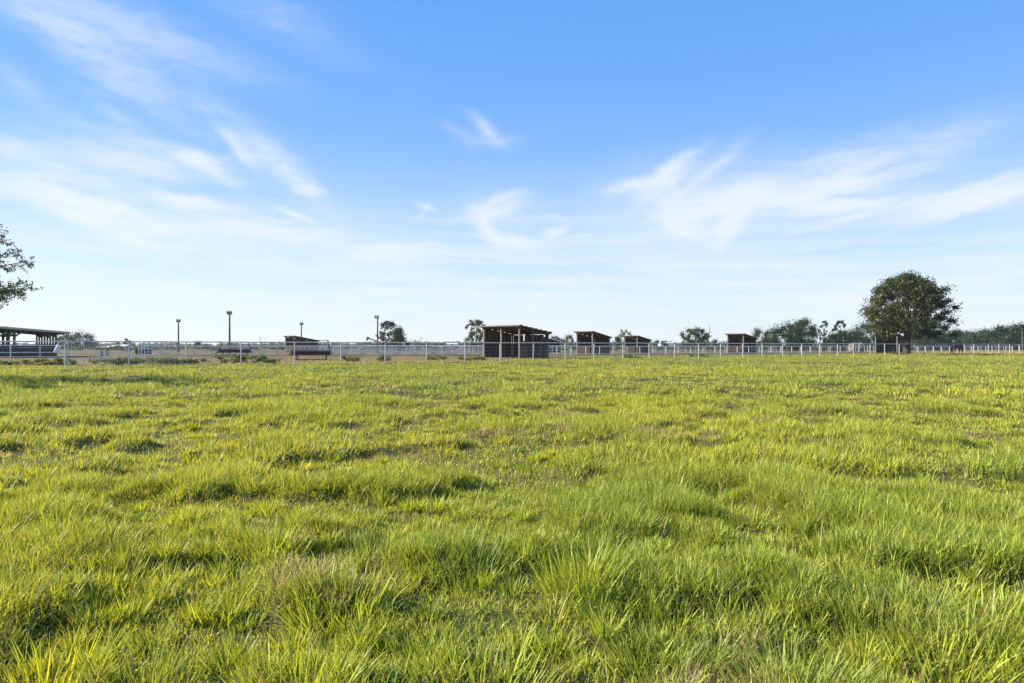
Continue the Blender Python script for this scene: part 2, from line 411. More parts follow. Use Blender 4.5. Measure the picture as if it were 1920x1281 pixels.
parts = []
x, y = fan(600000, 1.8, 7.0, 1.7); parts.append(grass_layer(x, y, .80, .0062, 3))
x, y = fan(520000, 7.0, 18.0, 1.6); parts.append(grass_layer(x, y, .86, .0096, 2, .46))
x, y = fan(360000, 18.0, 45.0, 1.5); parts.append(grass_layer(x, y, 1.1, .018, 2, .6, .75))
x, y = fan(430000, 45.0, 124.0, 1.5)
k = behind(x, y) < -0.6 + rng.normal(0, .5, len(x)); x, y = x[k], y[k]; parts.append(grass_layer(x, y, 1.4, .022, 2, .75, .5))
# taller clumps
def clump_pts(cx, cy, rad, n):
    r = rad * np.sqrt(rng.random(n)); a = rng.random(n) * 2 * math.pi
    return cx + r * np.cos(a), cy + r * np.sin(a), r / rad, a
tall = [(PX(640, 3.7), 3.7, .34, .40, 230), (PX(1090, 3.9), 3.9, .26, .52, 200), (PX(1120, 4.4), 4.4, .22, .50, 140), (PX(500, 4.6), 4.6, .30, .36, 190), (PX(700, 4.7), 4.7, .25, .36, 160), (PX(880, 4.2), 4.2, .28, .36, 180),
        (PX(1660, 3.4), 3.4, .40, .42, 260), (PX(1830, 3.2), 3.2, .40, .42, 240), (PX(1760, 3.0), 3.0, .35, .38, 200), (PX(900, 2.8), 2.8, .30, .36, 180), (PX(80, 2.9), 2.9, .35, .34, 200), (PX(200, 4.0), 4.0, .34, .32, 200), (PX(30, 5.2), 5.2, .4, .36, 220),
        (PX(1330, 5.6), 5.6, .35, .34, 180), (PX(1700, 5.2), 5.2, .4, .34, 200), (PX(270, 2.9), 2.9, .25, .34, 150), (PX(560, 2.75), 2.75, .3, .32, 180), (PX(1240, 3.1), 3.1, .3, .3, 160), (PX(1480, 2.8), 2.8, .3, .36, 200)]
for i in range(1100):
    Y = 3.0 * (38 / 3.0) ** rng.random(); tall.append(((rng.random() * 2 - 1) * .8 * Y, Y, 
.06 + .17 * rng.random() ** 2, .13 + .15 * rng.random(), int(70 if Y < 14 else 40)))
for cx, cy, rad, L, n in tall:
    n = int(n * 1.5); rad *= .85
    x, y, q, a = clump_pts(cx, cy, rad, n)
    col, st = grass_colour(x, y, n)
    col = np.where((st & (rng.random(n) < .8))[:, None], MID * (.7 + .6 * rng.random((n, 1))), col)
    if rng.random() < .35: col = col * .5 + DEEP * .5
    parts.append(blades(x, y, L * .54 * (.35 + .8 * rng.random(n)), (.0058 + .0006 * cy) * (.6 + .7 * rng.random(n)), a + rng.normal(0, .5, n), .05 + .38 * q + np.abs(rng.normal(0, .1, n)), 
.12 + .5 * rng.random(n) ** 2, col, 5, face=a + rng.normal(0, .8, n)))
# seed stems and stray dry stalks
x, y = fan(2600, 2.4, 40, 1.3); n = len(x); k = fbm(x / 6, y / 6, 44, 2) > .46; x, y = x[k], y[k]; n = len(x)
parts.append(blades(x, y, 
.16 + .22 * rng.random(n), .0026 + .00042 * y, rng.random(n) * 6.28, .1 + .4 * rng.random(n), .3 + .9 * rng.random(n), (STRAW * .9)[None] * (.8 + .5 * rng.random((n, 1))), 4))
# broad leaved weeds low in the turf
x, y = fan(42000, 1.9, 30, 1.5); k = fbm(x / 1.7, y / 1.7, 63, 3) > .60; x, y = x[k], y[k]; n = len(x)
parts.append(blades(x, y, .05 + .07 * rng.random(n), .014 + .012 * rng.random(n) + .0006 * y, rng.random(n) * 6.28, .5 + .7 * rng.random(n), .2 + .5 * rng.random(n), (np.array((.13, .24, .05)))[None] * (.6 + .7 * rng.random((n, 1))), 3))
# flowering stems with narrow seed heads
x, y = fan(1500, 2.4, 32, 1.3); k = fbm(x / 4, y / 4, 46, 2) > .5; x, y = x[k], y[k]; n = len(x)
az_ = rng.random(n) * 6.28; ln_ = .05 + .3 * rng.random(n); hh = .16 + .16 * rng.random(n); cc = np.array((.34, .31, .12))[None] * (.7 + .5 * rng.random((n, 1)))
parts.append(blades(x, y, hh, .0024 + .0004 * y, az_, ln_, .15 + 0 * ln_, cc, 2))
xt = x + (hh * .88) * np.sin(ln_ + .05) * np.cos(az_); yt = y + (hh * .88) * np.sin(ln_ + .05) * np.sin(az_)
parts.append(blades(xt, yt, .05 + .05 * rng.random(n), .008 + .0005 * y, az_, ln_ + .15, .3 + 0 * ln_, cc * 1.15, 3, z0=ground(x, y) + (hh * .88) * np.cos(ln_ + .05)))
# matted dead stalks lying low
x, y = fan(42000, 1.9, 16, 1.6); k = fbm(x / 1.3, y / 1.3, 21, 3) > .62; x, y = x[k], y[k]; n = len(x)
parts.append(blades(x, y, .12 + .16 * rng.random(n), .004 + .0004 * y, rng.random(n) * 6.28, .9 + .5 * rng.random(n), .1 + .5 * rng.random(n), np.where((rng.random(n) < .5)[:, None], STRAW, BROWN) * (.7 + .5 * rng.random((n, 1))), 3))

def join_parts(name, parts, m):
    off = 0; Vs, Qs, Cs = [], [], []
    for V, Q, c in parts:
        Vs.append(V); Qs.append(Q + off); Cs.append(c); off += len(V)
    return link(name, np_mesh(name, np.concatenate(Vs), np.concatenate(Qs), np.concatenate(Cs), True), m)
tag(join_parts('grass', parts, MATS['grass_blade']), 'bright green tussocky pasture grass filling the whole field before the fence', 'grass', kind='stuff')

# dry grass beyond the fence and tan seed heads at the right edge of the pasture
parts = []
x, y = fan(150000, 46, 160, 1.3); s = behind(x, y)
right_ = sstep(x / y, .38, .66)
k = ((s > -1.2) & (s < 26) & (rng.random(len(x)) < .42 + .5 * sstep(x, -5, 12))) | ((s > -9) & (s <= -1.2) & (rng.random(len(x)) < right_ * (1 + s / 9) * .8))
x, y, s, right_ = x[k], y[k], s[k], right_[k]; n = len(x)
gr = np.clip(sstep(x, -6, 14) * (1 - right_) * .8 + .28 + .9 * (fbm(x / 4, y / 4, 50, 3) - .5), 0, 1)[:, None]
tan = np.array((.46, .34, .16)); col = tan * (1 - gr) + np.array((.24, .28, .04)) * gr
col *= (.7 + .6 * rng.random((n, 1)))
L = (.12 + .20 * rng.random(n)) * (.8 + .9 * right_)
parts.append(blades(x, y, L, .03 + .02 * rng.random(n), rng.random(n) * 6.28, .1 + .4 * rng.random(n), .3 + .7 * rng.random(n), col, 2))
tag(join_parts('dry_grass', parts, MATS['dry_blade']), 'tan dry grass and short weeds along and behind the long pipe fence', 'dry grass', kind='stuff')

# ------------------------------------------------------------------ fences
def gz(x, y): return float(ground(np.array([x]), np.array([y]))[0])
def pipe_fence(name, label, posts, top, rails, wires, m, r_post=.045, r_rail=.04, group=None, cap=True):
    x0, y0 = posts[0]
    root = tag(empty(name, (x0, y0, 0)), label, 'fence', group)
    proto = None
    for i, (x, y) in enumerate(posts):
        if proto is None:
            proto = MB().tube([(0, 0, -.3), (0, 0, top)], r_post, 8).build('post', MATS[m], root, smooth=False); o = proto
        else:
            o = proto.copy(); C.objects.link(o); o.parent = root
        o.location = (x - x0, y - y0, 0); o.rotation_euler = (random.uniform(-.022, .022), random.uniform(-.022, .022), random.random() * 6)
    for z, rr in rails:
        pts = [(x - x0, y - y0, z + random.uniform(-.012, .012)) for x, y in posts]
        MB().tube(pts, rr, 8).build('rail', MATS[m], root)
    for z in wires:
        pts = []
        for i, (x, y) in enumerate(posts):
            pts.append((x - x0, y - y0 - .05, z + random.uniform(-.01, .01)))
        MB().tube(pts, .006, 4).build('wire', MATS[m], root)
    return root
near_px = [126, 241.5, 349.8, 452, 552, 639.4, 722, 799.4, 872, 937.2, 999.8, 1060, 1113.4, 1168.4, 1217.3, 1264.7, 1309.8, 1350.7, 1392.3, 1429.2, 1468, 1503.5, 1537, 1570, 1600.6, 1631, 1659, 1686, 1714, 1739.6, 1763, 1788.3, 1808, 1826, 1853, 1873, 1893, 1911]
def fence_k(px):
    v = (px - 960) / F; return (v * FY - FX) / (FDX - v * FDY)
near_posts = [(FX + FDX * k, FY + FDY * k) for k in [-3.0, -2.02, -1.03] + [fence_k(p) for p in near_px] + [38.1, 39.2, 40.3]]
nf = pipe_fence('pipe_fence', 'longest pale pipe fence, one top rail, along the far edge of the green pasture', near_posts, 1.70, [(1.70, .042)], [.30, .62, .95, 1.28], 'pipe', .042)
# woven wire in the two bays at the left end
mw = MB()
for b in (3, 4):
    (xa, ya), (xb, yb) = near_posts[b], near_posts[b + 1]
    for i in range(1, 26):
        t = i / 26; mw.tube([(xa + (xb - xa) * t - near_posts[0][0], ya + (yb - ya) * t - .04 - near_posts[0][1], .12), (xa + (xb - xa) * t - near_posts[0][0], ya + (yb - ya) * t - .04 - near_posts[0][1], 1.62)], .0045, 4)
    for z in (.14, .4, .5, .74, .84, 1.06, 1.17, 1.4, 1.5):
        mw.tube([(xa - near_posts[0][0], ya - .04 - near_posts[0][1], z), (xb - near_posts[0][0], yb - .04 - near_posts[0][1], z)], .0045, 4)
mw.build('wire_mesh', MATS['pipe'], nf)
x, y = near_posts[3]; MB().tube([(x - .16 - near_posts[0][0], y - near_posts[0][1], -.2), (x - .16 - near_posts[0][0], y - near_posts[0][1], 1.58)], .045, 8).build('brace_post', MATS['pipe'], nf)

# fence of the pens further back (right half), and the arena fence (left half)
inner = [(6.5 + 2.26 * i + random.uniform(-.1, .1), 100 + 1.10 * i) for i in range(-3, 52)]
pipe_fence('paddock_fence', 'white paddock fence running behind the pasture fence in front of the three small sheds', inner, 1.36, [(1.36, .05), (.28, .04)], [.55, .82, 1.08], 'pipe_white', .045)
arena = [(PX(272, 106) + 2.62 * i + random.uniform(-.2, .2), 106 - .20 * i) for i in range(0, 22)]
pipe_fence('arena_fence', 'grey pipe arena fence behind the hay feeders and light poles at left', arena, 1.38, [(1.38, .045), (.85, .03), (.25, .035)], [], 'pipe', .045)
pen = [(PX(600, 138) + 2.05 * i, 138 + .15 * i) for i in range(0, 26)]
pipe_fence('pen_fence', 'pale three rail pen fence far back between the pumpjack and the large open shed', pen, 1.45, [(1.45, .04), (1.0, .035), (.55, .035)], [], 'pipe_white', .04)
pen2 = [(PX(1170, 150) + 2.4 * i, 150 + .6 * i) for i in range(0, 17)]
pipe_fence('pen_fence', 'dull brown-backed pen fence far back beside the smallest shed and the round tree', pen2, 1.4, [(1.4, .04), (.95, .035), (.5, .035)], [], 'pipe', .04)
pen4 = [(PX(610, 118) + 1.55 * i + random.uniform(-.2, .2), 118 + .05 * i) for i in range(0, 20)]
pipe_fence('pen_fence', 'close posted grey pen fence behind the arena between the nearer feeder and the pumpjack pole', pen4, 1.42, [(1.42, .05), (.9, .035), (.35, .035)], [], 'pipe', .05)
pen3 = [(PX(1500, 165) + 2.7 * i, 165 + .9 * i) for i in range(0, 26)]
pipe_fence('pen_fence', 'distant pen fence behind the oak and the grazing horse', pen3, 1.4, [(1.4, .04), (.9, .035)], [], 'pipe', .04)

# rails in front of the big barn at left
barn_pen = [(PX(p, 78 + .035 * p), 78 + .035 * p) for p in (-90, -35, 20, 75, 122)]
pipe_fence('corral_fence', 'short grey three rail corral fence in front of the big open barn at left', barn_pen, 1.47, [(1.47, .045), (.66, .04), (.16, .04)], [], 'pipe', .06)

def pipe_gate(px0, px1, Y, h, label, bars=3, ups=3):
    x0, x1 = PX(px0, Y), PX(px1, Y); root = tag(empty('pipe_gate', (x0, Y, 0)), label, 'gate', 'pipe gates of the back pens')
    fr = MB(); w = x1 - x0
    fr.tube([(0, 0, .2), (0, 0, h), (w, 0, h), (w, 0, .2), (0, 0, .2)], .035, 8); fr.build('gate_frame', MATS['pipe_white'], root)
    b = MB()
    for i in range(bars): b.tube([(0, 0, .2 + (h - .2) * (i + 1) / (bars + 1)), (w, 0, .2 + (h - .2) * (i + 1) / (bars + 1))], .024, 6)
    for i in range(ups): b.tube([(w * (i + 1) / (ups + 1), .01, .2), (w * (i + 1) / (ups + 1), .01, h)], .024, 6)
    b.build('gate_bars', MATS['pipe_white'], root); return root
pipe_gate(1394, 1424, 127, 1.35, 'white pipe gate below the shed nearest the round tree')
pipe_gate(1441, 1462, 124, 1.35, 'small white gate beside the black steel post')
pipe_gate(755, 785, 128, 1.40, 'white pipe gate below the spreading dark tree', 2, 3)
pipe_gate(232, 250, 88, 1.35, 'grey gate panel at left end of the arena, before the white chute')
pipe_gate(272, 286, 92, 1.40, 'narrow grey gate panel right of the white chute', 2, 1)
# black steel post in front of the fence
xp = PX(1482, 92); tpb = empty('steel_post', (xp, 92, 0)); tag(tpb, 'thin black steel post standing alone in front of the white fence', 'post')
pb = MB(); pb.box((0, 0, .85), (.05, .012, 2.0)); pb.box((0, .022, .85), (.012, .035, 2.0)); pb.build('post_shaft', MATS['steel_black'], tpb)
pl = MB(); pl.box((0, -.012, .12), (.22, .008, .26)); pl.build('anchor_plate', MATS['steel_black'], tpb)

# ------------------------------------------------------------------ sheds
def planks(mb, a, b, z0, z1a, z1b, w=.2, t=.03, gap=.012, base=1.0, miss=0.0):
    a = Vector(a); b = Vector(b); d = b - a; L = d.length; d.normalize(); n = max(1, int(L / w)); R = Matrix.Rotation(math.atan2(d.y, d.x), 3, 'Z')
    for i in range(n):
        if random.random() < miss: continue
        f = (i + .5) / n; c = a + d * (L * f); top = z1a + (z1b - z1a) * f + random.uniform(-.05, .0); bot = z0 + random.uniform(-.04, .03)
        mb.box((c.x, c.y, (top + bot) / 2), (L / n - gap, t, top - bot), R, base * random.uniform(.6, 1.35))

def shed(px, Y, label, Wd=3.2, D=4.6, Hf=3.65, Hb=2.95, yaw=45, mid_front=0, mid_side=0, old=False, boards=True):
    X = PX(px, Y); root = tag(empty('loafing_shed', (X, Y, 0), math.radians(yaw)), label, 'shed', 'open fronted horse sheds')
    ov = .42
    # roof: purlins carried by the sheet, high along x=0 and low along x=D
    def rz(x): return Hf + (Hb - Hf) * x / D
    r = MB(); n = int((Wd + 2 * ov) / .3)
    y0, y1 = -ov, Wd + ov; xa, xb = -ov, D + ov
    vs = []; fs = []
    ny = n * 4
    for j in range(ny + 1):
        yy = y0 + (y1 - y0) * j / ny; c = (0.018 if (j % 4) in (1, 2) else 0)
        for (xx, dz) in ((xa, 0), (xb, 0), (xb, -.03), (xa, -.03)): vs.append((xx, yy, rz(xx) + c + dz + .07))
    for j in range(ny):
        b = j * 4
        for q in range(4): fs.append((b + q, b + (q + 1) % 4, b + 4 + (q + 1) % 4, b + 4 + q))
    fs += [(0, 3, 2, 1), (ny * 4, ny * 4 + 1, ny * 4 + 2, ny * 4 + 3)]
    r.add(vs, fs); ro = r.build('roof', MATS['tin'], root)
    fa = MB(); fa.box((xa - .02, (y0 + y1) / 2, rz(xa) + .0), (.04, y1 - y0, .12)); fa.build('fascia', MATS['fascia'], ro)
    pu = MB()
    k = 6 if old else 5
    for i in range(k):
        xx = xa + .25 + (xb - xa - .5) * i / (k - 1); ext = .22 * random.random() if old else 0
        pu.beam((xx, y0 - ext, rz(xx) - .06), (xx, y1, rz(xx) - .06), .09, .17, random.uniform(.8, 1.2))
    if old:
        for i in range(7): xx = xa + (xb - xa) * (i + .3) / 7; pu.box((xx, y0 - .02, rz(xx) + .09), (.3, .35, .05), Matrix.Rotation(random.uniform(-.1, .1), 3, 'Y'), random.uniform(.8, 1.3))
    for yy in (.05, Wd / 2, Wd - .05): pu.beam((xa + .1, yy, rz(xa) - .22), (xb - .1, yy, rz(xb) - .22), .08, .14)
    pu.build('rafters', MATS['wood'], ro)
    def post(x, y, s=.17): MB().box((x, y, rz(x) / 2 - .2), (s, s, rz(x) + .25), None, random.uniform(.85, 1.15)).build('post', MATS['wood_grey'], root)
    post(0, 0); post(0, Wd); post(D, 0); post(D, Wd)
    for i in range(mid_front): post(0, Wd * (i + 1) / (mid_front + 1))
    for i in range(mid_side): post(D * (i + 1) / (mid_side + 1) * .92, 0, .13)
    b = MB(); planks(b, (D + .1, .1, 0), (D + .1, Wd - .1, 0), .05, Hb - (.2 if old else .03), Hb - (.2 if old else .03), miss=.06 if old else 0); b.build('back_wall', MATS['wood'], root)
    b = MB(); planks(b, (.1, Wd + .1, 0), (D - .1, Wd + .1, 0), 
.05, Hf - .08, Hb - .06, miss=.02 if old else 0); b.build('side_wall', MATS['wood'], root)
    b = MB(); planks(b, (.1, -.1, 0), (D - .1, -.1, 0), .05, 1.55, 1.5, base=1.35 if old else 1.1)
    if old: planks(b, (D - 1.3, -.1, 0), (D - .1, -.1, 0), 1.5, Hb - .45, Hb - .5, base=1.1, miss=.35); b.beam((.1, -.14, 1.9), (D - .1, -.14, 1.9), .04, .14)
    b.build('half_wall', MATS['wood'], root)
    if boards and not old:
        b = MB(); planks(b, (-.1, Wd * .12, 0), (-.1, Wd - .1, 0), .05, 1.3, 1.3, base=.5); b.build('front_boards', MATS['wood'], root)
    return root
shed(974, 76, 'large weathered open shed with rough board sides, nearest the pasture fence', 5.8, 4.7, 3.62, 2.95, 45, 1, 1, True)
shed(1111, 109, 'open wooden shed just right of the large weathered one', 3.2, 4.4, 3.66, 2.85)
shed(1195, 141, 'small low open shed in front of a pale leafy tree', 3.1, 4.5, 3.45, 2.7)
shed(1394, 126, 'dark open shed right of the round tree', 3.1, 5.0, 3.6, 2.8)
shed(1682, 124, 'dark open shed half hidden behind the oak trunk', 3.6, 4.4, 3.5, 2.8, boards=False)
shed(553, 146, 'grey open shed behind the nearer hay feeder', 4.2, 5.3, 3.5, 2.6)
shed(1016, 150, 'low dark shed peeping out right of the large weathered shed', 4.0, 6.0, 3.4, 2.3)

# big open barn at left
def barn():
    Y0 = 88.0; X0 = PX(105, Y0); a = math.radians(45)
    root = tag(empty('open_barn', (X0, Y0, 0), a), 'long open sided barn with sloping roof and dark plank boards at left', 'barn')
    D = 9.0; L = 11.6          # local -x runs towards the near left corner, +y away to the left
    def rz(x): return 3.30 + (-x) * .078
    r = MB(); xa, xb, ya, yb = -D - .8, 1.35, -.7, L + .7
    r.add([(xa, ya, rz(xa)), (xb, ya, rz(xb)), (xb, yb, rz(xb)), (xa, yb, rz(xa)), (xa, ya, rz(xa) + .05), (xb, ya, rz(xb) + .05), (xb, yb, rz(xb) + .05), (xa, yb, rz(xa) + .05)],
          [(3, 2, 1, 0), (4, 5, 6, 7), (0, 1, 5, 4), (1, 2, 6, 5), (2, 3, 7, 6), (3, 0, 4, 7)])
    ro = r.build('roof', MATS['tin'], root)
    fb = MB(); fb.beam((xa, ya - .04, rz(xa) - .07), (xb, ya - .04, rz(xb) - .07), .05, .26); fb.build('fascia', MATS['fascia_pale'], ro)
    rf = MB()
    for i in range(9): yy = .1 + (L - .2) * i / 8; rf.beam((xa + .2, yy, rz(xa) - .17), (xb - .3, yy, rz(xb) - .17), .07, .3, random.uniform(.8, 1.2))
    for xx in (-9.0, -4.4, 0): rf.beam((xx, 0, rz(xx) - .42), (xx, L, rz(xx) - .42), .12, .26)
    rf.build('rafters', MATS['wood_dark'], ro)
    def post(x, y, s=.22):
        p = MB(); p.box((x, y, rz(x) / 2 - .35), (s, s, rz(x) + .2))
        p.build('post', MATS['wood'], root)
    for i in range(8): post(0, L * i / 7, .2)
    for i in range(4): post(-4.4, L * i / 3, .26)
    for i in range(4): post(-9.0, L * i / 3, .26)
    br = MB()
    for xx, sg in ((-4.4, -1), (-4.4, 1), (0, -1), (-9, 1)):
        for yy in (0, L / 3 * 1, L / 3 * 2): br.beam((xx, yy, 2.55), (xx + sg * .85, yy, rz(xx + sg * .85) - .35), .09, .2)
    for i in range(7): br.beam((0, L * i / 7 + .1, 2.3), (0, L * i / 7 + .7, 2.95), .09, .14)
    br.build('braces', MATS['wood_dark'], root)
    bo = MB()
    for i in range(5): bo.box((-D / 2, -.15, .22 + .29 * i), (D, .05, .25), None, random.uniform(.7, 1.5))
    bo.build('side_boards', MATS['wood_dark'], root)
    bo = MB()
    for i in range(4): bo.box((-D / 2, L + .1, .22 + .29 * i), (D, .05, .25), None, random.uniform(.7, 1.3))
    bo.build('far_boards', MATS['wood_dark'], root)
barn()

# white feed sack hung on the corral rail
def sack():
    Y = 80.6; X = PX(107, Y); n, m_ = 9, 13; vs = []; fs = []
    for j in range(m_):
        for i in range(n):
            u = i / (n - 1) - .5; v = j / (m_ - 1)
            bul = (1 - (2 * u) ** 4) * math.sin(math.pi * min(1, .12 + v * .85)) * .10
            vs.append((u * .62 * (1 - .12 * math.sin(3 * v)), -bul + .02 * math.sin(9 * u + 7 * v), v * 1.02))
    k = len(vs); vs += [(a, -b * .9 + .02, c) for a, b, c in vs]
    for j in range(m_ - 1):
        for i in range(n - 1):
            q = j * n + i; fs.append((q, q + 1, q + n + 1, q + n)); fs.append((k + q, k + q + n, k + q + n + 1, k + q + 1))
    for j in range(m_ - 1):
        fs.append((j * n, (j + 1) * n, k + (j + 1) * n, k + j * n)); q = j * n + n - 1; fs.append((q, k + q, k + q + n, q + n))
    for i in range(n - 1):
        fs.append((i, k + i, k + i + 1, i + 1)); q = (m_ - 1) * n + i; fs.append((q, q + 1, k + q + 1, k + q))
    root = tag(empty('feed_sack', (X, Y - .25, .62)), 'rumpled white sack with a faint pink print hung aslant on the corral rail', 'sack'); root.rotation_euler = (0, math.radians(24), 0)
    s = MB(); s.add(vs, fs); so_ = s.build('sack_body', MATS['sack'], root, smooth=True)
    mat('pink_print', (.75, .45, .45), .7, 0, .2, 8.0)
    p = MB()
    for (a, b, w, h) in ((-.05, .62, .26, .10), (.04, .45, .18, .06), (0, .34, .24, .03)):
        p.box((a, -.128, b), (w, .006, h))
    p.build('print', MATS['pink_print'], so_)
sack()

# ------------------------------------------------------------------ light poles
def light_pole(px, top_py, Y, label, turn=0.0, two=True):
    X = PX(px, Y); H = PZ(top_py, Y); root = tag(empty('light_pole', (X, Y, 0), turn), label, 'light pole', 'arena floodlight poles')
    MB().tube([(0, 0, -.5), (0, 0, H * .5), (0, 0, H - .15)], [.19, .165, .14], 10).build('pole', MATS['pole_wood'], root, smooth=True)
    MB().beam((-.45, 0, H - .42), (.45, 0, H - .42), .09, .09).build('crossarm', MATS['lamp_metal'], root)
    for sx in ((-.25, .25) if two else (-.42, .03)):
        h = MB(); h.box((sx, -.12, H - .12), (.40, .34, .44), Matrix.Rotation(math.radians(28), 3, 'X')); h.beam((sx, 0, H - .5), (sx, -.1, H - .3), .08, .08)
        ho = h.build('floodlight', MATS['lamp_metal'], root)
        gl = MB(); R = Matrix.Rotation(math.radians(28), 3, 'X'); c = Vector((sx, -.12, H - .12)) + R @ Vector((0, -.18, 0)); gl.box(c, (.34, .03, .36), R); gl.build('lens', MATS['lamp_glass'], ho)
light_pole(334.5, 600, 150, 'floodlight pole furthest left, right of the white chute', .5)
light_pole(430.5, 585, 122, 'tallest floodlight pole, standing at the further hay feeder', -.1)
light_pole(565, 606, 172, 'shortest looking floodlight pole, rising behind the grey shed', .7)
light_pole(708, 593, 140, 'floodlight pole beside the pumpjack and the tall leafy tree', .2, False)

def utility_pole(px, py, Y, label):
    X = PX(px, Y); H = PZ(py, Y); root = tag(empty('utility_pole', (X, Y, 0)), label, 'pole', 'distant utility poles')
    MB().tube([(0, 0, -.5), (0, 0, H)], [.2, .13], 8).build('pole', MATS['pole_wood'], root)
    MB().beam((-1.1, 0, H - .5), (1.1, 0, H - .5), .12, .12).build('crossarm', MATS['pole_wood'], root)
utility_pole(488, 632, 430, 'thin distant utility pole between the two hay feeders')
utility_pole(12, 612, 200, 'utility pole seen under the barn roof at left')
utility_pole(1917, 615, 240, 'pale utility pole at the far right before the woods')
utility_pole(790, 632, 520, 'faint distant utility pole right of the spreading tree')

# ------------------------------------------------------------------ hay feeders
def feeder(px0, px1, Y, label, yaw):
    L = (px1 - px0) / F * Y / math.cos(yaw); X = PX((px0 + px1) / 2, Y)
    root = tag(empty('hay_feeder', (X, Y, gz(X, Y)), yaw), label, 'hay feeder', 'hay feeders in the dirt yard')
    h = L / 2
    # tray: low front edge, taller back
    t = MB(); w = .62
    sec = [(-w, .92), (-.42, .52), (.42, .52), (w, .92)]
    vs = []; th = .03
    for x in (-h + .15, h - .15):
        for (yy, z) in sec: vs.append((x, yy, z))
        for (yy, z) in reversed(sec): vs.append((x, yy * .93, z + th))
    fs = [(i, (i + 1) % 8, 8 + (i + 1) % 8, 8 + i) for i in range(8)] + [tuple(range(7, -1, -1)), tuple(range(8, 16))]
    t.add(vs, fs)
    t.box((0, -w, .93), (L - .3, .07, .07)); t.box((0, w, .93), (L - .3, .07, .07)); t.box((0, -.55, .56), (L - .3, .05, .12))
    t.build('trough', MATS['rust'], root)
    for sx in (-1, 1):
        e = MB(); x = sx * (h - .1); xo = x + sx * .22
        e.add([(xo, -.82, .46), (xo, .82, .46), (x, .68, 1.05), (x, -.68, 1.05), (xo + sx * .03, -.82, .46), (xo + sx * .03, .82, .46), (x + sx * .03, .68, 1.05), (x + sx * .03, -.68, 1.05)],
              [(0, 1, 2, 3), (7, 6, 5, 4), (0, 4, 5, 1), (1, 5, 6, 2), (2, 6, 7, 3), (3, 7, 4, 0)])
        e.build('end_plate', MATS['endplate'], root)
    fr = MB()
    for sx in (-1, 1):
        for sy in (-1, 1): fr.tube([(sx * (h - .2), sy * .12, .95), (sx * (h - .42) + .55 * 0, sy * .62, 1.98)], .035, 6, .9)
        fr.tube([(sx * (h - .42), -.62, 1.98), (sx * (h - .42), .62, 1.98)], .03, 6)
    for sy in (-1, 1):
        fr.tube([(-(h - .42), sy * .62, 1.98), (h - .42, sy * .62, 1.98)], .035, 6); fr.tube([(-(h - .3), sy * .40, 1.52), (h - .3, sy * .40, 1.52)], .028, 6)
    fr.build('rack_frame', MATS['rust'], root)
    nb = 10
    for i in range(nb):
        x = -(h - .5) + (L - 1.0) * i / (nb - 1); g_ = MB(); wv_ = .10
        g_.tube([(x - wv_, -.42, 1.52), (x - wv_, -.2, 1.12), (x - .07, -.14, .99), (x + .07, -.14, .99), (x + wv_, -.2, 1.12), (x + wv_, -.42, 1.52)], .02, 6)
        g_.tube([(x - wv_, .42, 1.52), (x - wv_, .2, 1.12), (x - .07, .14, .99), (x + .07, .14, .99), (x + wv_, .2, 1.12), (x + wv_, .42, 1.52)], .016, 6)
        g_.build('hay_loop', MATS['pipe'], root)
    for sx in (-1, 1):
        lg = MB(); x = sx * (h - .55)
        for sy in (-1, 1): lg.beam((x, sy * .35, .54), (x, sy * .5, .06), .07, .07)
        lg.beam((x, -.8, .05), (x, .8, .05), .1, .1); lg.build('leg', MATS['rust'], root)
    MB().beam((-h + .5, -.5, .07), (h - .5, -.5, .07), .12, .12).build('skid', MATS['rust'], root)
    return root
feeder(548, 621, 68, 'nearer rusty hay feeder with looped bars above a dark trough, close behind the fence', math.radians(9))
feeder(412, 470, 91, 'further rusty hay feeder with a pinkish end plate behind the tallest light pole', math.radians(12))

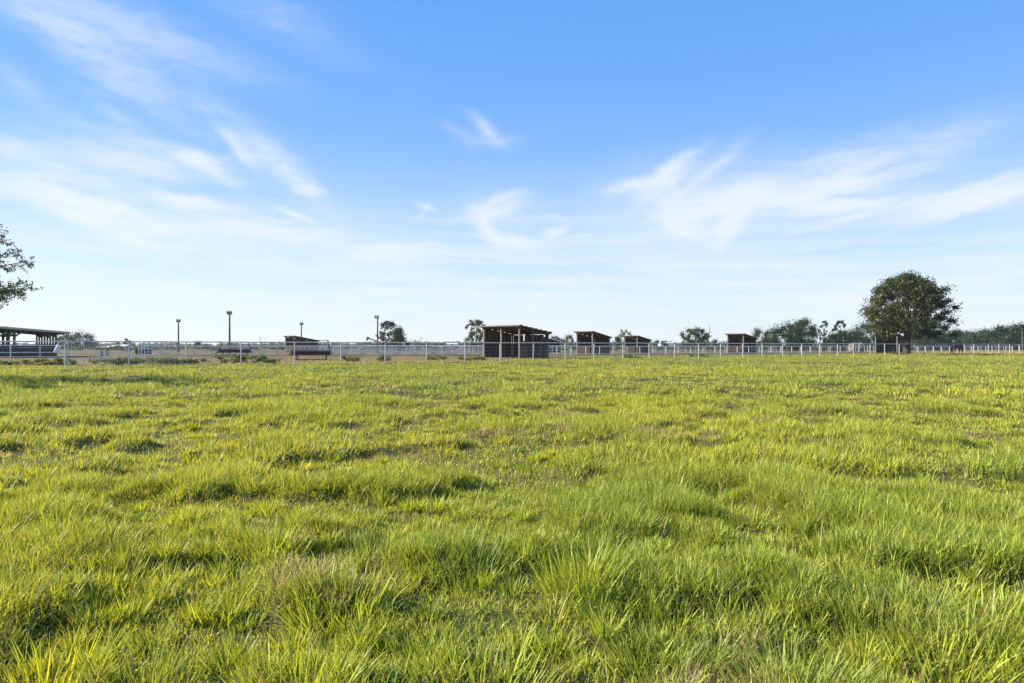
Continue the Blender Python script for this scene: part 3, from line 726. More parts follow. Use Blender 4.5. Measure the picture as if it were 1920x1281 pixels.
# ------------------------------------------------------------------ pumpjack
def pumpjack():
    Y = 240; X = PX(703, Y); root = tag(empty('pumpjack', (X, Y, 0), math.radians(0)), 'dark oil pumpjack with its horsehead raised left of the tall tree', 'pumpjack'); m = MATS['pump_steel']
    p = MB()
    for sx in (-1, 1):
        for sy in (-1, 1): p.beam((sx * 1.0 + .3, sy * .8, 0), (sx * .12 + .3, sy * .2, 3.1), .18, .18)
    p.beam((-.4, 0, 1.5), (1.0, 0, 1.5), .12, .12); p.build('samson_post', m, root)
    A = Vector((-2.35, 0, 4.15)); B = Vector((3.0, 0, 2.2))
    MB().beam(A, B, .28, .42).build('walking_beam', m, root)
    hh = MB(); n = 9; vs = []
    c = Vector((.3, 0, 3.15)); R = 3.15
    for sy in (-.18, .18):
        for i in range(n):
            a = math.radians(150 + 26 * i / (n - 1)); vs.append((c.x + R * math.cos(a) - .3, sy, c.z + R * math.sin(a) - .15))
        vs += [(-2.35, sy, 3.55), (-2.05, sy, 4.5), (-2.5, sy, 4.75)]
    k = n + 3; fs = [tuple(range(k)), tuple(range(2 * k - 1, k - 1, -1))] + [(i, k + i, k + (i + 1) % k, (i + 1) % k) for i in range(k)]
    hh.add(vs, fs); hh.build('horsehead', m, root)
    cr = MB(); cr.box((2.6, .45, 1.2), (1.5, .14, .35), Matrix.Rotation(.5, 3, 'Y')); cr.box((2.6, -.45, 1.2), (1.5, .14, .35), Matrix.Rotation(.5, 3, 'Y')); cr.build('crank', m, root)
    pt = MB(); pt.beam((2.9, .3, 2.2), (3.1, .45, 1.2), .1, .1); pt.beam((2.9, -.3, 2.2), (3.1, -.45, 1.2), .1, .1); pt.build('pitman_arm', m, root)
    MB().box((2.4, 0, .55), (1.4, .9, .8)).build('gearbox', m, root)
    MB().tube([(-2.85, 0, 3.0), (-2.85, 0, .2)], .03, 6).build('polished_rod', m, root)
    MB().box((.8, 0, .1), (6.0, 1.6, .2)).build('skid_base', m, root)
pumpjack()

# ------------------------------------------------------------------ small distant things
def low_building(px0, px1, top, eave, Y, label, wallm='white_paint', slope=0):
    x0, x1 = PX(px0, Y), PX(px1, Y); zt, ze = PZ(top, Y), PZ(eave, Y); w = x1 - x0; root = tag(empty('low_building', (x0, Y, 0)), label, 'building')
    d = 8.0
    MB().box((w / 2, d / 2, ze / 2 - .1), (w, d, ze + .2)).build('wall', MATS[wallm], root)
    r = MB(); r.add([(-.3, -.4, ze), (w + .3, -.4, ze + slope), (w + .3, d / 2, zt + slope), (-.3, d / 2, zt), (w + .3, d + .4, ze + slope), (-.3, d + .4, ze),
                     (-.3, -.4, ze + .12), (w + .3, -.4, ze + .12 + slope), (w + .3, d / 2, zt + .12 + slope), (-.3, d / 2, zt + .12), (w + .3, d + .4, ze + .12 + slope), (-.3, d + .4, ze + .12)],
                    [(0, 3, 2, 1), (3, 5, 4, 2), (6, 7, 8, 9), (9, 8, 10, 11), (0, 1, 7, 6), (1, 2, 8, 7), (2, 4, 10, 8), (4, 5, 11, 10), (5, 3, 9, 11), (3, 0, 6, 9)])
    r.build('roof', MATS['white_paint'], root)
    b = MB(); b.box((w * .5, -.03, ze * .45), (w * .18, .08, ze * .8)); b.build('doorway', MATS['dark_gap'], root)
low_building(197, 234, 648.5, 651.5, 260, 'low dark building with a white roof seen through the wire mesh at left', 'wood', .5)
low_building(1238, 1264, 642.5, 645, 520, 'distant white roofed building between the smallest shed and the round tree')
low_building(838, 858, 642, 645, 620, 'tiny white building at the horizon left of the large shed')

def chute():
    Y = 98; x = PX(265.5, Y); root = tag(empty('cattle_chute', (x, Y, 0)), 'white framed chute with two dark openings at the left end of the arena', 'chute'); w = .85
    f = MB()
    for sx in (-1, 0, 1): f.box((sx * w * .5, 0, .85), (.10, .1, 1.7))
    f.box((0, -.005, .20), (w + .1, .11, .18)); f.box((0, -.005, .98), (w + .1, .11, .12)); f.box((0, -.005, 1.62), (w + .12, .12, .14), Matrix.Rotation(-.09, 3, 'Y')); f.build('frame', MATS['white_paint'], root)
    b = MB(); b.box((0, .5, .6), (2.4, .06, .78)); b.build('back_panel', MATS['dark_gap'], root)
    s = MB(); s.box((.92, -.02, 1.02), (.85, .06, .1)); s.build('side_rail', MATS['white_paint'], root)
chute()
def stand(px, Y, label):
    x = PX(px, Y); root = tag(empty('jump_stand', (x, Y, 0)), label, 'jump stand', 'white banded stands in the left yard'); root.scale = (.8, .8, .8)
    a = MB()
    for z in (.12, .52, .95): a.box((0, 0, z), (.48, .4, .2))
    a.build('white_bands', MATS['white_paint'], root)
    MB().box((0, 0, .6), (.28, .26, 1.15)).build('dark_core', MATS['rust'], root)
    MB().box((-.55 if px < 195 else .55, 0, .52), (.62, .07, .08)).build('side_bar', MATS['white_paint'], root)
stand(191, 88, 'white and dark banded stand, left one of the pair behind the wire mesh')
stand(201, 92, 'white and dark banded stand, right one of the pair behind the wire mesh')
def bale(px, Y, label, r=1.0):
    x = PX(px, Y); root = tag(empty('round_bale', (x, Y, 0), .3), label, 'hay bale', 'pale bales left of the oak')
    MB().tube([(-.85, 0, r), (-.75, 0, r), (.75, 0, r), (.85, 0, r)], [r * .93, r, r, r * .93], 20).build('bale', MATS['hay'], root, smooth=False)
    t = MB()
    for xx in (-.4, 0, .4): t.tube([(xx - .02, 0, r), (xx + .02, 0, r)], [r * 1.008, r * 1.008], 20)
    t.build('twine', MATS['sack'], root)
bale(1600, 176, 'pale round bale just left of the oak crown, left one of two', 1.08)
bale(1612, 180, 'pale round bale under the oak crown edge, right one of two', 1.12)

# low dark bank of earth along the foot of the inner pens
def bank(name, pts, w, h, label):
    n = len(pts); vs = []; fs = []; K = 7
    for i, (x, y) in enumerate(pts):
        a = pts[min(i + 1, n - 1)]; b = pts[max(i - 1, 0)]; dx, dy = a[0] - b[0], a[1] - b[1]; l = math.hypot(dx, dy); nx, ny = -dy / l, dx / l
        hh = h * (.55 + .8 * vnoise(x * .35, y * .35, 3))
        for k in range(K):
            t = k / (K - 1) * 2 - 1; vs.append((x + nx * t * w, y + ny * t * w, -.05 + hh * math.cos(t * math.pi / 2) ** 1.0 + .05 * (vnoise(x * 2 + k * 3.1, y * 2, 9) - .5)))
    for i in range(n - 1):
        for k in range(K - 1): fs.append((i * K + k, (i + 1) * K + k, (i + 1) * K + k + 1, i * K + k + 1))
    me = bpy.data.meshes.new(name); me.from_pydata(vs, [], fs); me.update(); me.polygons.foreach_set('use_smooth', np.ones(len(fs), bool))
    return tag(link(name, me, MATS['soil']), kind='structure')
mat('soil', (.075, .05, .038), .95, 0, .4, 1.5, .6, attr=False)
def line(pts, step):
    out = []
    for (a, b) in zip(pts[:-1], pts[1:]):
        m_ = int(math.hypot(b[0] - a[0], b[1] - a[1]) / step)
        out += [(a[0] + (b[0] - a[0]) * i / m_, a[1] + (b[1] - a[1]) * i / m_) for i in range(m_)]
    return out + [pts[-1]]
bank('earth_bank', line([(PX(278, 97), 97), (PX(700, 96), 96), (inner[0][0], inner[0][1] - 2), (inner[32][0], inner[32][1] - 1.6)], .8), 1.0, .26, '')

# ------------------------------------------------------------------ trees
def leaves(cent, rad, n_each, size, col, jit, shade_var=.35):
    """leaf-sized faces gathered in clumps"""
    P_, S_, K_ = [], [], []
    for (c, r, n, ct) in zip(cent, rad, n_each, col):
        d = rng.normal(0, 1, (n, 3)); d /= np.linalg.norm(d, axis=1)[:, None]; rr = np.minimum(np.abs(rng.normal(0, .52, n)) + .10, 1.15 + .25 * rng.random(n))
        p = np.asarray(c) + d * (rr * 1.0)[:, None] * np.asarray(r); P_.append(p); S_.append(size * (.6 + .8 * rng.random(n)))
        K_.append(np.asarray(ct)[None] * (1 - shade_var / 2 + shade_var * rng.random((n, 1))) + rng.normal(0, jit, (n, 3)))
    p = np.concatenate(P_); s = np.concatenate(S_); c = np.clip(np.concatenate(K_), .004, .8); n = len(p)
    a = rng.normal(0, 1, (n, 3)); a /= np.linalg.norm(a, axis=1)[:, None]; b = rng.normal(0, 1, (n, 3)); b -= (b * a).sum(1)[:, None] * a; b /= np.linalg.norm(b, axis=1)[:, None]
    V = np.stack([p - a * s[:, None] * .5, p + b * s[:, None] * .30, p + a * s[:, None] * .5, p - b * s[:, None] * .30], 1).reshape(-1, 3)
    return np_mesh('crown', V, np.arange(4 * n).reshape(-1, 4), np.repeat(c, 4, 0))

OAK = np.array((.066, .074, .026)); DARK = np.array((.036, .056, .016)); LIGHT = np.array((.074, .084, .028)); GREY = np.array((.050, .070, .028))
def tree(name, label, X, Y, H, Wc, trunk, n_clump, n_leaf, size, tint, cat='tree', group=None, shape=1.0, clump_r=.19, seed=0, droop=0.0, hollow=.35, limbs=6, profile=None, lobes=0, trunk_r=None, asp=(1, 1, .95), dens=2.0):
    n_leaf = int(n_leaf * dens)
    st = np.random.default_rng(1000 + seed)
    root = tag(empty(name, (X, Y, 0)), label, cat, group)
    cb = trunk; ch = H - cb; cents = []; rads = []; cols = []
    tries = 0
    L_ = [(st.random() ** .8, st.random() * 2 * math.pi, .75 + .5 * st.random()) for _ in range(lobes)]
    while len(cents) < n_clump and tries < 20000:
        tries += 1
        z = st.random(); a = st.random() * 2 * math.pi; lf = 1.0
        if L_:
            q = L_[int(st.integers(len(L_)))]; z = min(1.0, max(0.0, q[0] + st.normal(0, .085))); a = q[1] + st.normal(0, .33); lf = q[2]
        prof = profile(z) if profile else math.sqrt(max(0, 1 - (2 * z - .8) ** 2 / 1.5)) 
        r = math.sqrt(st.random() * (1 - hollow) + hollow) * prof * lf
        c = np.array((math.cos(a) * r * Wc / 2, math.sin(a) * r * Wc / 2, cb + z * ch - droop * r * r))
        cents.append(c); f = .7 + .7 * st.random(); rads.append(np.array(asp) * clump_r * Wc * f)
        cols.append(tint * (.75 + .5 * st.random()) * np.array((1 + .2 * (st.random() - .5), 1, 1)))
    wts = np.array([r[0] ** 2 for r in rads]); ns = np.maximum(3, (n_leaf * wts / wts.sum()).astype(int))
    me = leaves(cents, rads, ns, size, cols, .004)
    link('crown', me, MATS['leaf'], root)
    tr = trunk_r or H * .022
    b = MB(); fork = cb + ch * .12
    b.tube([(0, 0, -.3), (0, 0, .15), (tr * .2, 0, fork * .5), (0, 0, fork), (tr * .3, tr * .2, cb + ch * .55), (0, tr * .3, cb + ch * .85)], [tr * 1.7, tr * 1.2, tr, tr * .9, tr * .45, tr * .12], 10)
    idx = st.choice(len(cents), min(limbs, len(cents)), replace=False)
    for i in idx:
        c = cents[i]; s = np.array((0, 0, fork * (.8 + .3 * st.random()))); m1 = s * .45 + c * .55 + np.array((0, 0, -.05 * ch)); k = tr * (.2 + .2 * st.random())
        b.tube([s, m1, c], [k, k * .6, k * .15], 6)
    b.build('trunk', MATS['bark'], root, smooth=True)
    return root

# the oak at right: dome, left side fuller, right side reaching down
def oak_prof(z): return min(1.0, (.80 + .55 * z) if z < .33 else 1.0) * math.sqrt(max(0, 1 - max(0, z - .30) ** 2 / .5))
tree('oak_tree', 'big dark round oak standing at the white fence at right', PX(1700, 104), 104, 11.8, 12.7, 3.1, 230, 36000, .27, OAK, seed=3, profile=oak_prof, clump_r=.088, hollow=.10, limbs=30, droop=.7, trunk_r=.46, lobes=90, asp=(1, 1, .7), dens=1.6)
# tree whose branches reach in at the left edge: limbs, side branches and leafy twigs
def branch_tree(label, X, Y, zc, hh, rad, tint, seed):
    st = np.random.default_rng(seed); root = tag(empty('oak_tree', (X, Y, 0)), label, 'tree')
    b = MB(); b.tube([(0, 0, -.3), (0, 0, .2), (.05, 0, 1.6), (0, .05, 3.2), (.1, 0, 5.0)], [.36, .27, .23, .19, .08], 10)
    lp, lc = [], []
    def quad_pts(a, m, c, t): return a * (1 - t) ** 2 + m * 2 * t * (1 - t) + c * t * t
    for i in range(46):
        az = st.random() * 2 * math.pi; u = st.random() * 2 - 1
        if i < 18: az = st.uniform(-.75, .75)
        rr = rad * math.sqrt(max(.02, 1 - .75 * u * u)) * (.82 + .2 * st.random()); tip = np.array((math.cos(az) * rr, math.sin(az) * rr, zc + u * hh))
        a = np.array((0, 0, min(4.6, max(1.9, tip[2] - 1.2 - st.random())))); m_ = a * .5 + tip * .5 + np.array((0, 0, .35 + .3 * st.random()))
        P = [quad_pts(a, m_, tip, t) for t in np.linspace(0, 1, 7)]; b.tube(P, [.075, .06, .048, .036, .026, .016, .006], 6)
        for k in range(9):
            t = .34 + .66 * (k + st.random()) / 9; p = quad_pts(a, m_, tip, min(t, .99)); d = tip - a; d = d / np.linalg.norm(d); q = st.normal(0, 1, 3); q[2] *= .5; d2 = d * .75 + q / np.linalg.norm(q) * .85; d2[2] -= .12; d2 /= np.linalg.norm(d2)
            L = (.55 + .5 * st.random()) * (1.15 - .5 * t); e = p + d2 * L; b.tube([p, p + d2 * L * .5 + np.array((0, 0, .03)), e], [.014, .010, .004], 4)
            tone = tint * (.75 + .5 * st.random())
            for w in range(7):
                s0 = p + d2 * L * (.15 + .85 * (w + st.random()) / 7); q = st.normal(0, 1, 3); d3 = d2 * .7 + q / np.linalg.norm(q) * .8; d3 /= np.linalg.norm(d3); l3 = .20 + .20 * st.random(); e3 = s0 + d3 * l3
                if w % 2 == 0: b.tube([s0, e3], [.005, .002], 3)
                n = 12; tt = st.random((n, 1)); lp.append(s0 + (e3 - s0) * tt + st.normal(0, .035, (n, 3))); lc.append(tone * (.7 + .6 * st.random((n, 1))))
    b.build('trunk', MATS['bark'], root, smooth=True)
    p = np.concatenate(lp); c = np.concatenate(lc); n = len(p); sz = (.065 + .045 * st.random(n))[:, None]
    a = st.normal(0, 1, (n, 3)); a /= np.linalg.norm(a, axis=1)[:, None]; q = st.normal(0, 1, (n, 3)); q -= (q * a).sum(1)[:, None] * a; q /= np.linalg.norm(q, axis=1)[:, None]
    V = np.stack([p - a * sz * .5, p + q * sz * .3, p + a * sz * .5, p - q * sz * .3], 1).reshape(-1, 3)
    link('crown', np_mesh('crown', V, np.arange(4 * n).reshape(-1, 4), np.repeat(c, 4, 0)), MATS['leaf'], root)
branch_tree('leafy branches of a tree reaching in at the left edge of the field', PX(-199, 27), 27, 4.5, 2.0, 4.75, np.array((.150, .165, .055)), 77)
tree('leafy_tree', 'tall loose leafy tree beside the pumpjack light pole', PX(727, 205), 205, 8.7, 6.6, .8, 90, 3600, .32, LIGHT * .85, seed=6, clump_r=.10, hollow=.1, limbs=8)
tree('spreading_tree', 'low spreading dark tree with a pointed top, right of the tall loose tree', PX(748, 200), 200, 6.6, 9.5, .6, 30, 5000, .34, DARK, seed=7, clump_r=.13, limbs=8, profile=lambda z: max(.10, 1 - 1.55 * z))
tree('leafy_tree', 'pale leafy tree rising behind the left end of the large weathered shed', PX(893, 170), 170, 7.8, 7.2, 1.0, 80, 3400, .30, LIGHT, seed=8, clump_r=.085, hollow=.1, limbs=9)
tree('round_tree', 'round topped dark tree standing alone between two small sheds', PX(1303, 190), 190, 6.2, 8.2, 1.3, 60, 3600, .32, OAK * .95, seed=9, clump_r=.10, limbs=14, hollow=.12)
tree('leafy_tree', 'pale leafy tree behind the smallest shed', PX(1170, 215), 215, 6.2, 5.4, 1.5, 18, 1500, .34, LIGHT, seed=10, clump_r=.16)
tree('leafy_tree', 'grey green tree right of the dark open shed', PX(1430, 230), 230, 7.6, 7.0, .4, 30, 2600, .36, GREY, seed=12, clump_r=.17)
tree('bushy_tree', 'broad dark bushy tree behind the black steel post', PX(1478, 205), 205, 7.4, 11.0, .2, 46, 6500, .36, DARK * 1.1, seed=13, clump_r=.16, limbs=8)
tree('bushy_tree', 'dark bushy tree with a high rounded top right of the black steel post', PX(1504, 212), 212, 9.2, 9.6, .2, 40, 5200, .36, DARK * 1.15, seed=14, clump_r=.16, limbs=8)
tree('slender_tree', 'slender sparse tree with open wispy crown', PX(1545, 215), 215, 9.2, 3.6, 2.2, 40, 1100, .32, GREY * .9, seed=15, clump_r=.085, limbs=14, hollow=.1)
tree('leafy_tree', 'open crowned tree right of the slender sparse tree', PX(1576, 215), 215, 9.2, 6.0, 2.0, 60, 2200, .34, GREY * .85, seed=16, clump_r=.075, limbs=14, hollow=.1)
tree('bushy_tree', 'low dark bushes between the open crowned tree and the oak', PX(1586, 222), 222, 5.6, 12.5, .2, 34, 4200, .36, DARK, seed=17, clump_r=.16)
tree('bushy_tree', 'mid green tree close behind the left edge of the oak crown', PX(1625, 235), 235, 8.4, 11.0, .2, 36, 4200, .38, GREY * .9, seed=18, clump_r=.17)
tree('leafy_tree', 'small pale tree between the large shed and the next shed', PX(1064, 240), 240, 5.0, 4.2, 1.0, 14, 900, .36, LIGHT, seed=19, clump_r=.17)
tree('leafy_tree', 'small pale tree left of the second shed, beside the low dark shed', PX(1042, 250), 250, 4.6, 5.2, .8, 14, 900, .36, GREY, seed=20, clump_r=.17)
tree('round_tree', 'broad hazy tree mound beyond the right end of the big barn', PX(142, 300), 300, 6.4, 15.0, .4, 34, 4200, .50, GREY * .8, seed=21, clump_r=.15)
tree('bushy_tree', 'low bush behind the arena right of the first light pole', PX(374, 260), 260, 2.6, 5.2, .1, 10, 700, .40, GREY * .9, seed=22, clump_r=.2)
tree('bushy_tree', 'low grey bush seen under the top rail left of the chute', PX(214, 240), 240, 2.8, 4.4, .1, 10, 600, .40, GREY, seed=23, clump_r=.2)
tree('bushy_tree', 'small bush by the fence post left of the white chute', PX(238, 150), 150, 2.9, 1.8, .2, 8, 400, .25, LIGHT, seed=24, clump_r=.25)
tree('bushy_tree', 'low bush right of the smallest shed', PX(1236, 260), 260, 3.2, 5.5, .1, 10, 700, .40, GREY, seed=25, clump_r=.2)
tree('bushy_tree', 'low bush in the gap between round tree and dark open shed', PX(1338, 270), 270, 3.7, 6.5, .1, 12, 900, .42, GREY * .9, seed=26, clump_r=.2)
# more trees closing the belt either side of the oak
tree('bushy_tree', 'dark bush filling the gap right of the slender sparse tree', PX(1558, 228), 228, 4.2, 7.0, .1, 22, 2400, .36, DARK, seed=31, clump_r=.17)
tree('bushy_tree', 'dark low tree below the open crowned tree and left of the two bales', PX(1602, 240), 240, 6.0, 9.0, .1, 26, 2800, .38, DARK * 1.2, seed=32, clump_r=.17)
tree('bushy_tree', 'dark green tree seen beneath the oak, left of its trunk', PX(1655, 250), 250, 7.4, 10.0, .2, 30, 3000, .40, DARK * 1.2, seed=33, clump_r=.17)
tree('bushy_tree', 'mid green tree seen beneath the oak, right of its trunk', PX(1725, 240), 240, 6.6, 10.0, .2, 30, 3000, .40, GREY * 1.1, seed=34, clump_r=.17)
tree('bushy_tree', 'mid green bushy tree below the drooping right branches of the oak', PX(1757, 245), 245, 6.4, 9.5, .2, 30, 3000, .40, GREY, seed=35, clump_r=.17)
tree('bushy_tree', 'low dark bush left of the broad bushy tree, by the dark open shed', PX(1448, 235), 235, 4.0, 7.5, .1, 20, 2000, .36, DARK * 1.1, seed=36, clump_r=.18)
# bare dead snag by the round tree
sn = tag(empty('dead_snag', (PX(1326, 185), 185, 0)), 'thin curved bare snag beside the round topped tree', 'dead tree')
MB().tube([(0, 0, -.2), (.1, 0, 2.5), (.35, 0, 4.6), (.75, 0, 5.9), (.65, 0, 6.9), (.2, 0, 7.6)], [.14, .12, .1, .07, .05, .02], 6).build('trunk', MATS['bark'], sn)
MB().tube([(.38, 0, 4.8), (1.0, 0, 5.2), (1.3, 0, 5.9)], [.06, .04, .015], 5).build('branch', MATS['bark'], sn)

# wood edge at right: each tree its own, crowns shared between copies
wood_spec = [(1722, 8.6, 10), (1748, 7.6, 10), (1768, 9.0, 9), (1790, 7.8, 9), (1806, 7.4, 8), (1822, 8.2, 9), (1841, 8.6, 9), (1856, 8.2, 8), (1869, 9.6, 9), (1884, 9.2, 9), (1898, 8.8, 9), (1913, 10.2, 10), (1930, 10.6, 10), (1946, 9.6, 10)]
where = ['first tree of the wood edge, seen under the right half of the oak', 'second tree of the wood edge, below the drooping right branches of the oak', 'wood tree below the right tip of the oak crown', 'wood tree directly behind the grazing horse', 'low wood tree just right of the grazing horse', 'wood tree two crowns right of the horse', 'wood tree three crowns right of the horse', 'darker wood tree four crowns right of the horse',
         'tallest rounded wood tree between the horse and the pale utility pole', 'broad wood tree right of the tallest rounded one', 'lighter wood tree just left of the pale utility pole', 'wood tree behind the pale utility pole', 'wood tree at the right frame edge', 'wood tree beyond the right frame edge']
protos = []
for i, (px, h, w) in enumerate(wood_spec):
    Y = 300 + 14 * math.sin(i * 2.1) - i * 2.0
    if i < 4:
        o = tree('wood_tree', 'dark green ' + where[i], PX(px, Y), Y, h * .93, w, .3, 30, 3600, .50, (DARK * 1.15, DARK * 1.35, OAK * .9, DARK)[i], group='trees of the wood edge at right', seed=60 + i, clump_r=.17); protos.append(o); o['_h'] = h
    else:
        s = protos[i % 4]; o = copy_tree(s); o.location = (PX(px, Y), Y, 0); k = h * .93 / s['_h']; o.scale = (k * w / 10 * 1.15, k * w / 10 * 1.15, k); o.rotation_euler = (0, 0, i * 1.3)
        o['label'] = 'dark green ' + where[i]
for o in bpy.data.objects:
    if '_h' in o: del o['_h']

# far woods along the horizon, one hazy mass
def far_woods():
    cents, rads, ns, cols = [], [], [], []
    for i in range(1100):
        px = -120 + 2200 * i / 420 + random.uniform(-3, 3); Y = 780 + 90 * math.sin(px * .004 + 1) + random.uniform(-25, 25)
        f = .55 + .9 * float(fbm(np.array([px / 60.0]), np.array([3.0]), 70, 3)[0])
        h = 6.8 * f * (1.25 if px > 1200 else 1.0); n_ = random.randint(2, 3)
        for _ in range(n_):
            cents.append((PX(px, Y) + random.uniform(-3, 3), Y + random.uniform(-4, 4), h * random.uniform(.2, .62))); rads.append(np.array((3.6, 3.6, h * .42))); ns.append(90); cols.append(GREY * random.uniform(.9, 1.5))
    me = leaves(cents, rads, ns, 1.5, cols, .004); me.name = 'far_woods'
    tag(link('far_woods', me, MATS['leaf']), 'pale blue green strip of far woods along the horizon', 'woods', kind='stuff')
far_woods()

# low scrub growing beyond the yards
def scrub():
    cents, rads, ns, cols = [], [], [], []
    for i in range(900):
        px = random.uniform(120, 1750); Y = random.choice((215, 240, 275, 320, 380)) + random.uniform(-12, 12)
        if float(fbm(np.array([px / 45.0 + Y]), np.array([Y / 30.0]), 77, 2)[0]) < (.40 if px < 1000 else .46): continue
        h = random.uniform(.7, 1.7); cents.append((PX(px, Y), Y, h * .5)); rads.append(np.array((2.2, 1.2, h * .62))); ns.append(75); cols.append(GREY * random.uniform(.9, 1.6))
    me = leaves(cents, rads, ns, .5, cols, .004); me.name = 'scrub'
    tag(link('scrub', me, MATS['leaf']), 'low grey green scrub beyond the yards and pens', 'scrub', kind='stuff')
scrub()

# ------------------------------------------------------------------ weeds along the foot of the fence
def weed(px, Y, w, h, label, tint, n=420, seed=0):
    X = PX(px, Y); root = tag(empty('weed_clump', (X, Y, gz(X, Y))), label, 'weeds', 'leafy weeds along the fence')
    st = np.random.default_rng(500 + seed); k = max(6, int(w * 7)); cents = [np.array(((st.random() - .5) * w * .85, (st.random() - .5) * .7, h * (.15 + .6 * st.random()))) for _ in range(k)]
    rads = [np.array((w * .16 + .08, .22, h * .26)) for _ in cents]
    me = leaves(cents, rads, [max(8, n // k)] * k, .13, [tint * (.7 + .6 * st.random()) for _ in cents], .006)
    link('foliage', me, MATS['leaf'], root)
    b = MB()
    for c in cents[:12]: b.tube([(0, 0, -.03), (c[0] * .5, c[1] * .4, c[2] * .25), (c[0] * .85, c[1] * .8, c[2] * .6), tuple(c)], [.014, .012, .01, .004], 5)
    b.build('stem', MATS['bark'], root)
WG = np.array((.150, .185, .036)); WD = np.array((.12, .165, .036))
ws = [(18, 47.5, 2.2, .42, 'low weeds at the left frame edge below the corral rail', WG), (72, 48, 2.6, .62, 'bright leafy weeds below the left corral uprights', WG * 1.1), (122, 48, 1.7, .70, 'dark weedy clump around the double fence post', WD),
      (205, 48.5, 3.4, .55, 'wide dark green weeds below the white banded stands', WD), (240, 48.5, 2.6, .62, 'dense green weeds around the fence post left of the chute', WD), (292, 50, 3.4, .66, 'tall yellow green weeds right of the chute', WG), (320, 50, 2.6, .60, 'dark weeds below the leftmost light pole', WD), (365, 51.5, 2.2, .45, 'low weeds right of the third fence post', WG),
      (432, 52.5, 2.6, .85, 'tall weeds below the further hay feeder', WG), (472, 53.5, 2.6, .75, 'dark bushy weeds right of the fence post at the further feeder', WD), (505, 55, 1.8, .45, 'small weeds between the two hay feeders', WG * .9),
      (658, 59, 1.6, .55, 'small weeds right of the nearer hay feeder', WG * .9), (718, 61.5, 1.5, .65, 'dark weedy tuft by the fence post below the pumpjack pole', WD), (815, 66, 2.2, .48, 'low weeds right of the post below the spreading tree', WG * .9), (885, 66, 3.2, .55, 'weeds at the left foot of the large weathered shed', WG * 1.1),
      (1310, 88, 2.6, .45, 'bright weeds at the fence below the round tree', WG * 1.2), (1185, 79, 2.0, .4, 'low weeds at the fence below the smallest shed', WG), (1687, 101.5, 2.2, .6, 'dry weeds around the foot of the oak trunk', np.array((.15, .12, .05)))]
for i, (px, Y, w, h, lb, tn) in enumerate(ws): weed(px, Y, w, h, lb, tn, int(420 + 200 * w), i)

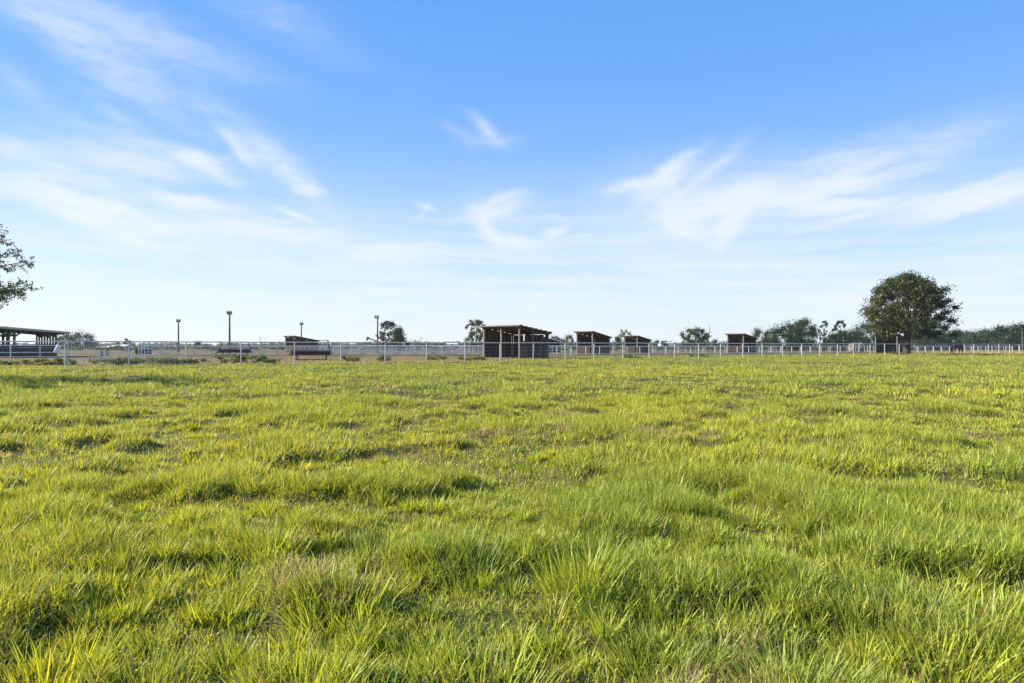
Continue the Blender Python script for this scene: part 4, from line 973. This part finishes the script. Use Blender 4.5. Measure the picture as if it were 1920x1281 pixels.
# ------------------------------------------------------------------ the grazing horse
def horse():
    Y = 112.0; X = PX(1795, Y)
    root = tag(empty('horse', (X, Y, .02), math.radians(24)), 'dark bay horse grazing with its head down behind the white fence', 'horse')
    # local -x is the direction the horse faces; one skinned surface
    V = []; E = []; R = []
    def chain(pts, start=None):
        prev = start
        for (p, r) in pts:
            V.append(p); R.append(r); i = len(V) - 1
            if prev is not None: E.append((prev, i))
            prev = i
        return prev
    pelvis = chain([((.62, 0, 1.24), (.29, .35))])
    loin = chain([((.25, 0, 1.18), (.31, .40))], pelvis); barrel = chain([((-.15, 0, 1.13), (.33, .43))], loin); chest = chain([((-.55, 0, 1.16), (.29, .41))], barrel)
    neck = chain([((-.86, 0, 1.10), (.18, .28)), ((-1.08, 0, .84), (.14, .22)), ((-1.25, 0, .60), (.10, .15)), ((-1.34, 0, .42), (.11, .13))], chest)
    chain([((-1.42, 0, .27), (.09, .11)), ((-1.47, 0, .12), (.065, .07)), ((-1.49, 0, .05), (.055, .05))], neck)
    for sy in (-1, 1): chain([((-1.27, sy * .07, .52), (.03, .03)), ((-1.22, sy * .10, .60), (.018, .02))], neck - 0)
    chain([((.86, 0, 1.18), (.19, .27))], pelvis)
    for sy, dx in ((-1, .06), (1, -.12)):
        chain([((-.60 + dx, sy * .15, .92), (.12, .15)), ((-.62 + dx, sy * .15, .72), (.085, .095)), ((-.62 + dx, sy * .15, .46), (.055, .06)), ((-.61 + dx, sy * .15, .24), (.042, .045)), ((-.64 + dx, sy * .15, .10), (.05, .05)), ((-.67 + dx, sy * .15, .02), (.062, .06))], chest)
    for sy, dx in ((-1, .10), (1, -.06)):
        chain([((.66 + dx, sy * .16, .98), (.17, .20)), ((.56 + dx, sy * .16, .78), (.115, .13)), ((.78 + dx, sy * .16, .52), (.06, .075)), ((.74 + dx, sy * .16, .26), (.045, .048)), ((.70 + dx, sy * .16, .10), (.052, .05)), ((.67 + dx, sy * .16, .02), (.064, .06))], pelvis)
    S = 1.22
    me = bpy.data.meshes.new('horse_body'); me.from_pydata([tuple(c * S for c in v) for v in V], E, []); me.update()
    o = link('body', me, MATS['hide'], root)
    sk_ = o.modifiers.new('skin', 'SKIN'); sk_.use_smooth_shade = True; sk_.branch_smoothing = .6
    for i, r in enumerate(R): me.skin_vertices[0].data[i].radius = (r[0] * S, r[1] * S)
    me.skin_vertices[0].data[0].use_root = True
    sb = o.modifiers.new('sub', 'SUBSURF'); sb.levels = 2; sb.render_levels = 2
    t = MB(); t.tube([(.98 * S, 0, 1.30 * S), (1.10 * S, 0, 1.15 * S), (1.12 * S, 0, .80 * S), (1.08 * S, 0, .45 * S)], [.04, .07, .08, .02], 8); t.build('tail', MATS['mane'], root, smooth=True)
    mn = MB(); pts = [(-.62, 1.52), (-.86, 1.40), (-1.10, 1.10), (-1.30, .78), (-1.38, .58)]
    for (a, b) in zip(pts[:-1], pts[1:]): mn.beam((a[0] * S, 0, a[1] * S), (b[0] * S, 0, b[1] * S), .05, .16)
    mn.build('mane', MATS['mane'], root)
horse()

# ------------------------------------------------------------------ thin air haze round the whole place
hz = MB(); hz.box((0, 0, 7.0), (3400, 3400, 17.0)); ho = hz.build('haze', None)
hm = bpy.data.materials.new('haze_air'); hm.use_nodes = True; hm.node_tree.nodes.clear(); h = NT(hm.node_tree)
pv = h.n('ShaderNodeVolumePrincipled', ins={'Color': (.80, .90, 1.0, 1), 'Density': .00014, 'Anisotropy': .2})
ou = h.n('ShaderNodeOutputMaterial'); hm.node_tree.links.new(pv.outputs[0], ou.inputs['Volume'])
ho.data.materials.append(hm); tag(ho, 'thin pale blue haze lying over the far trees', 'haze', kind='stuff')
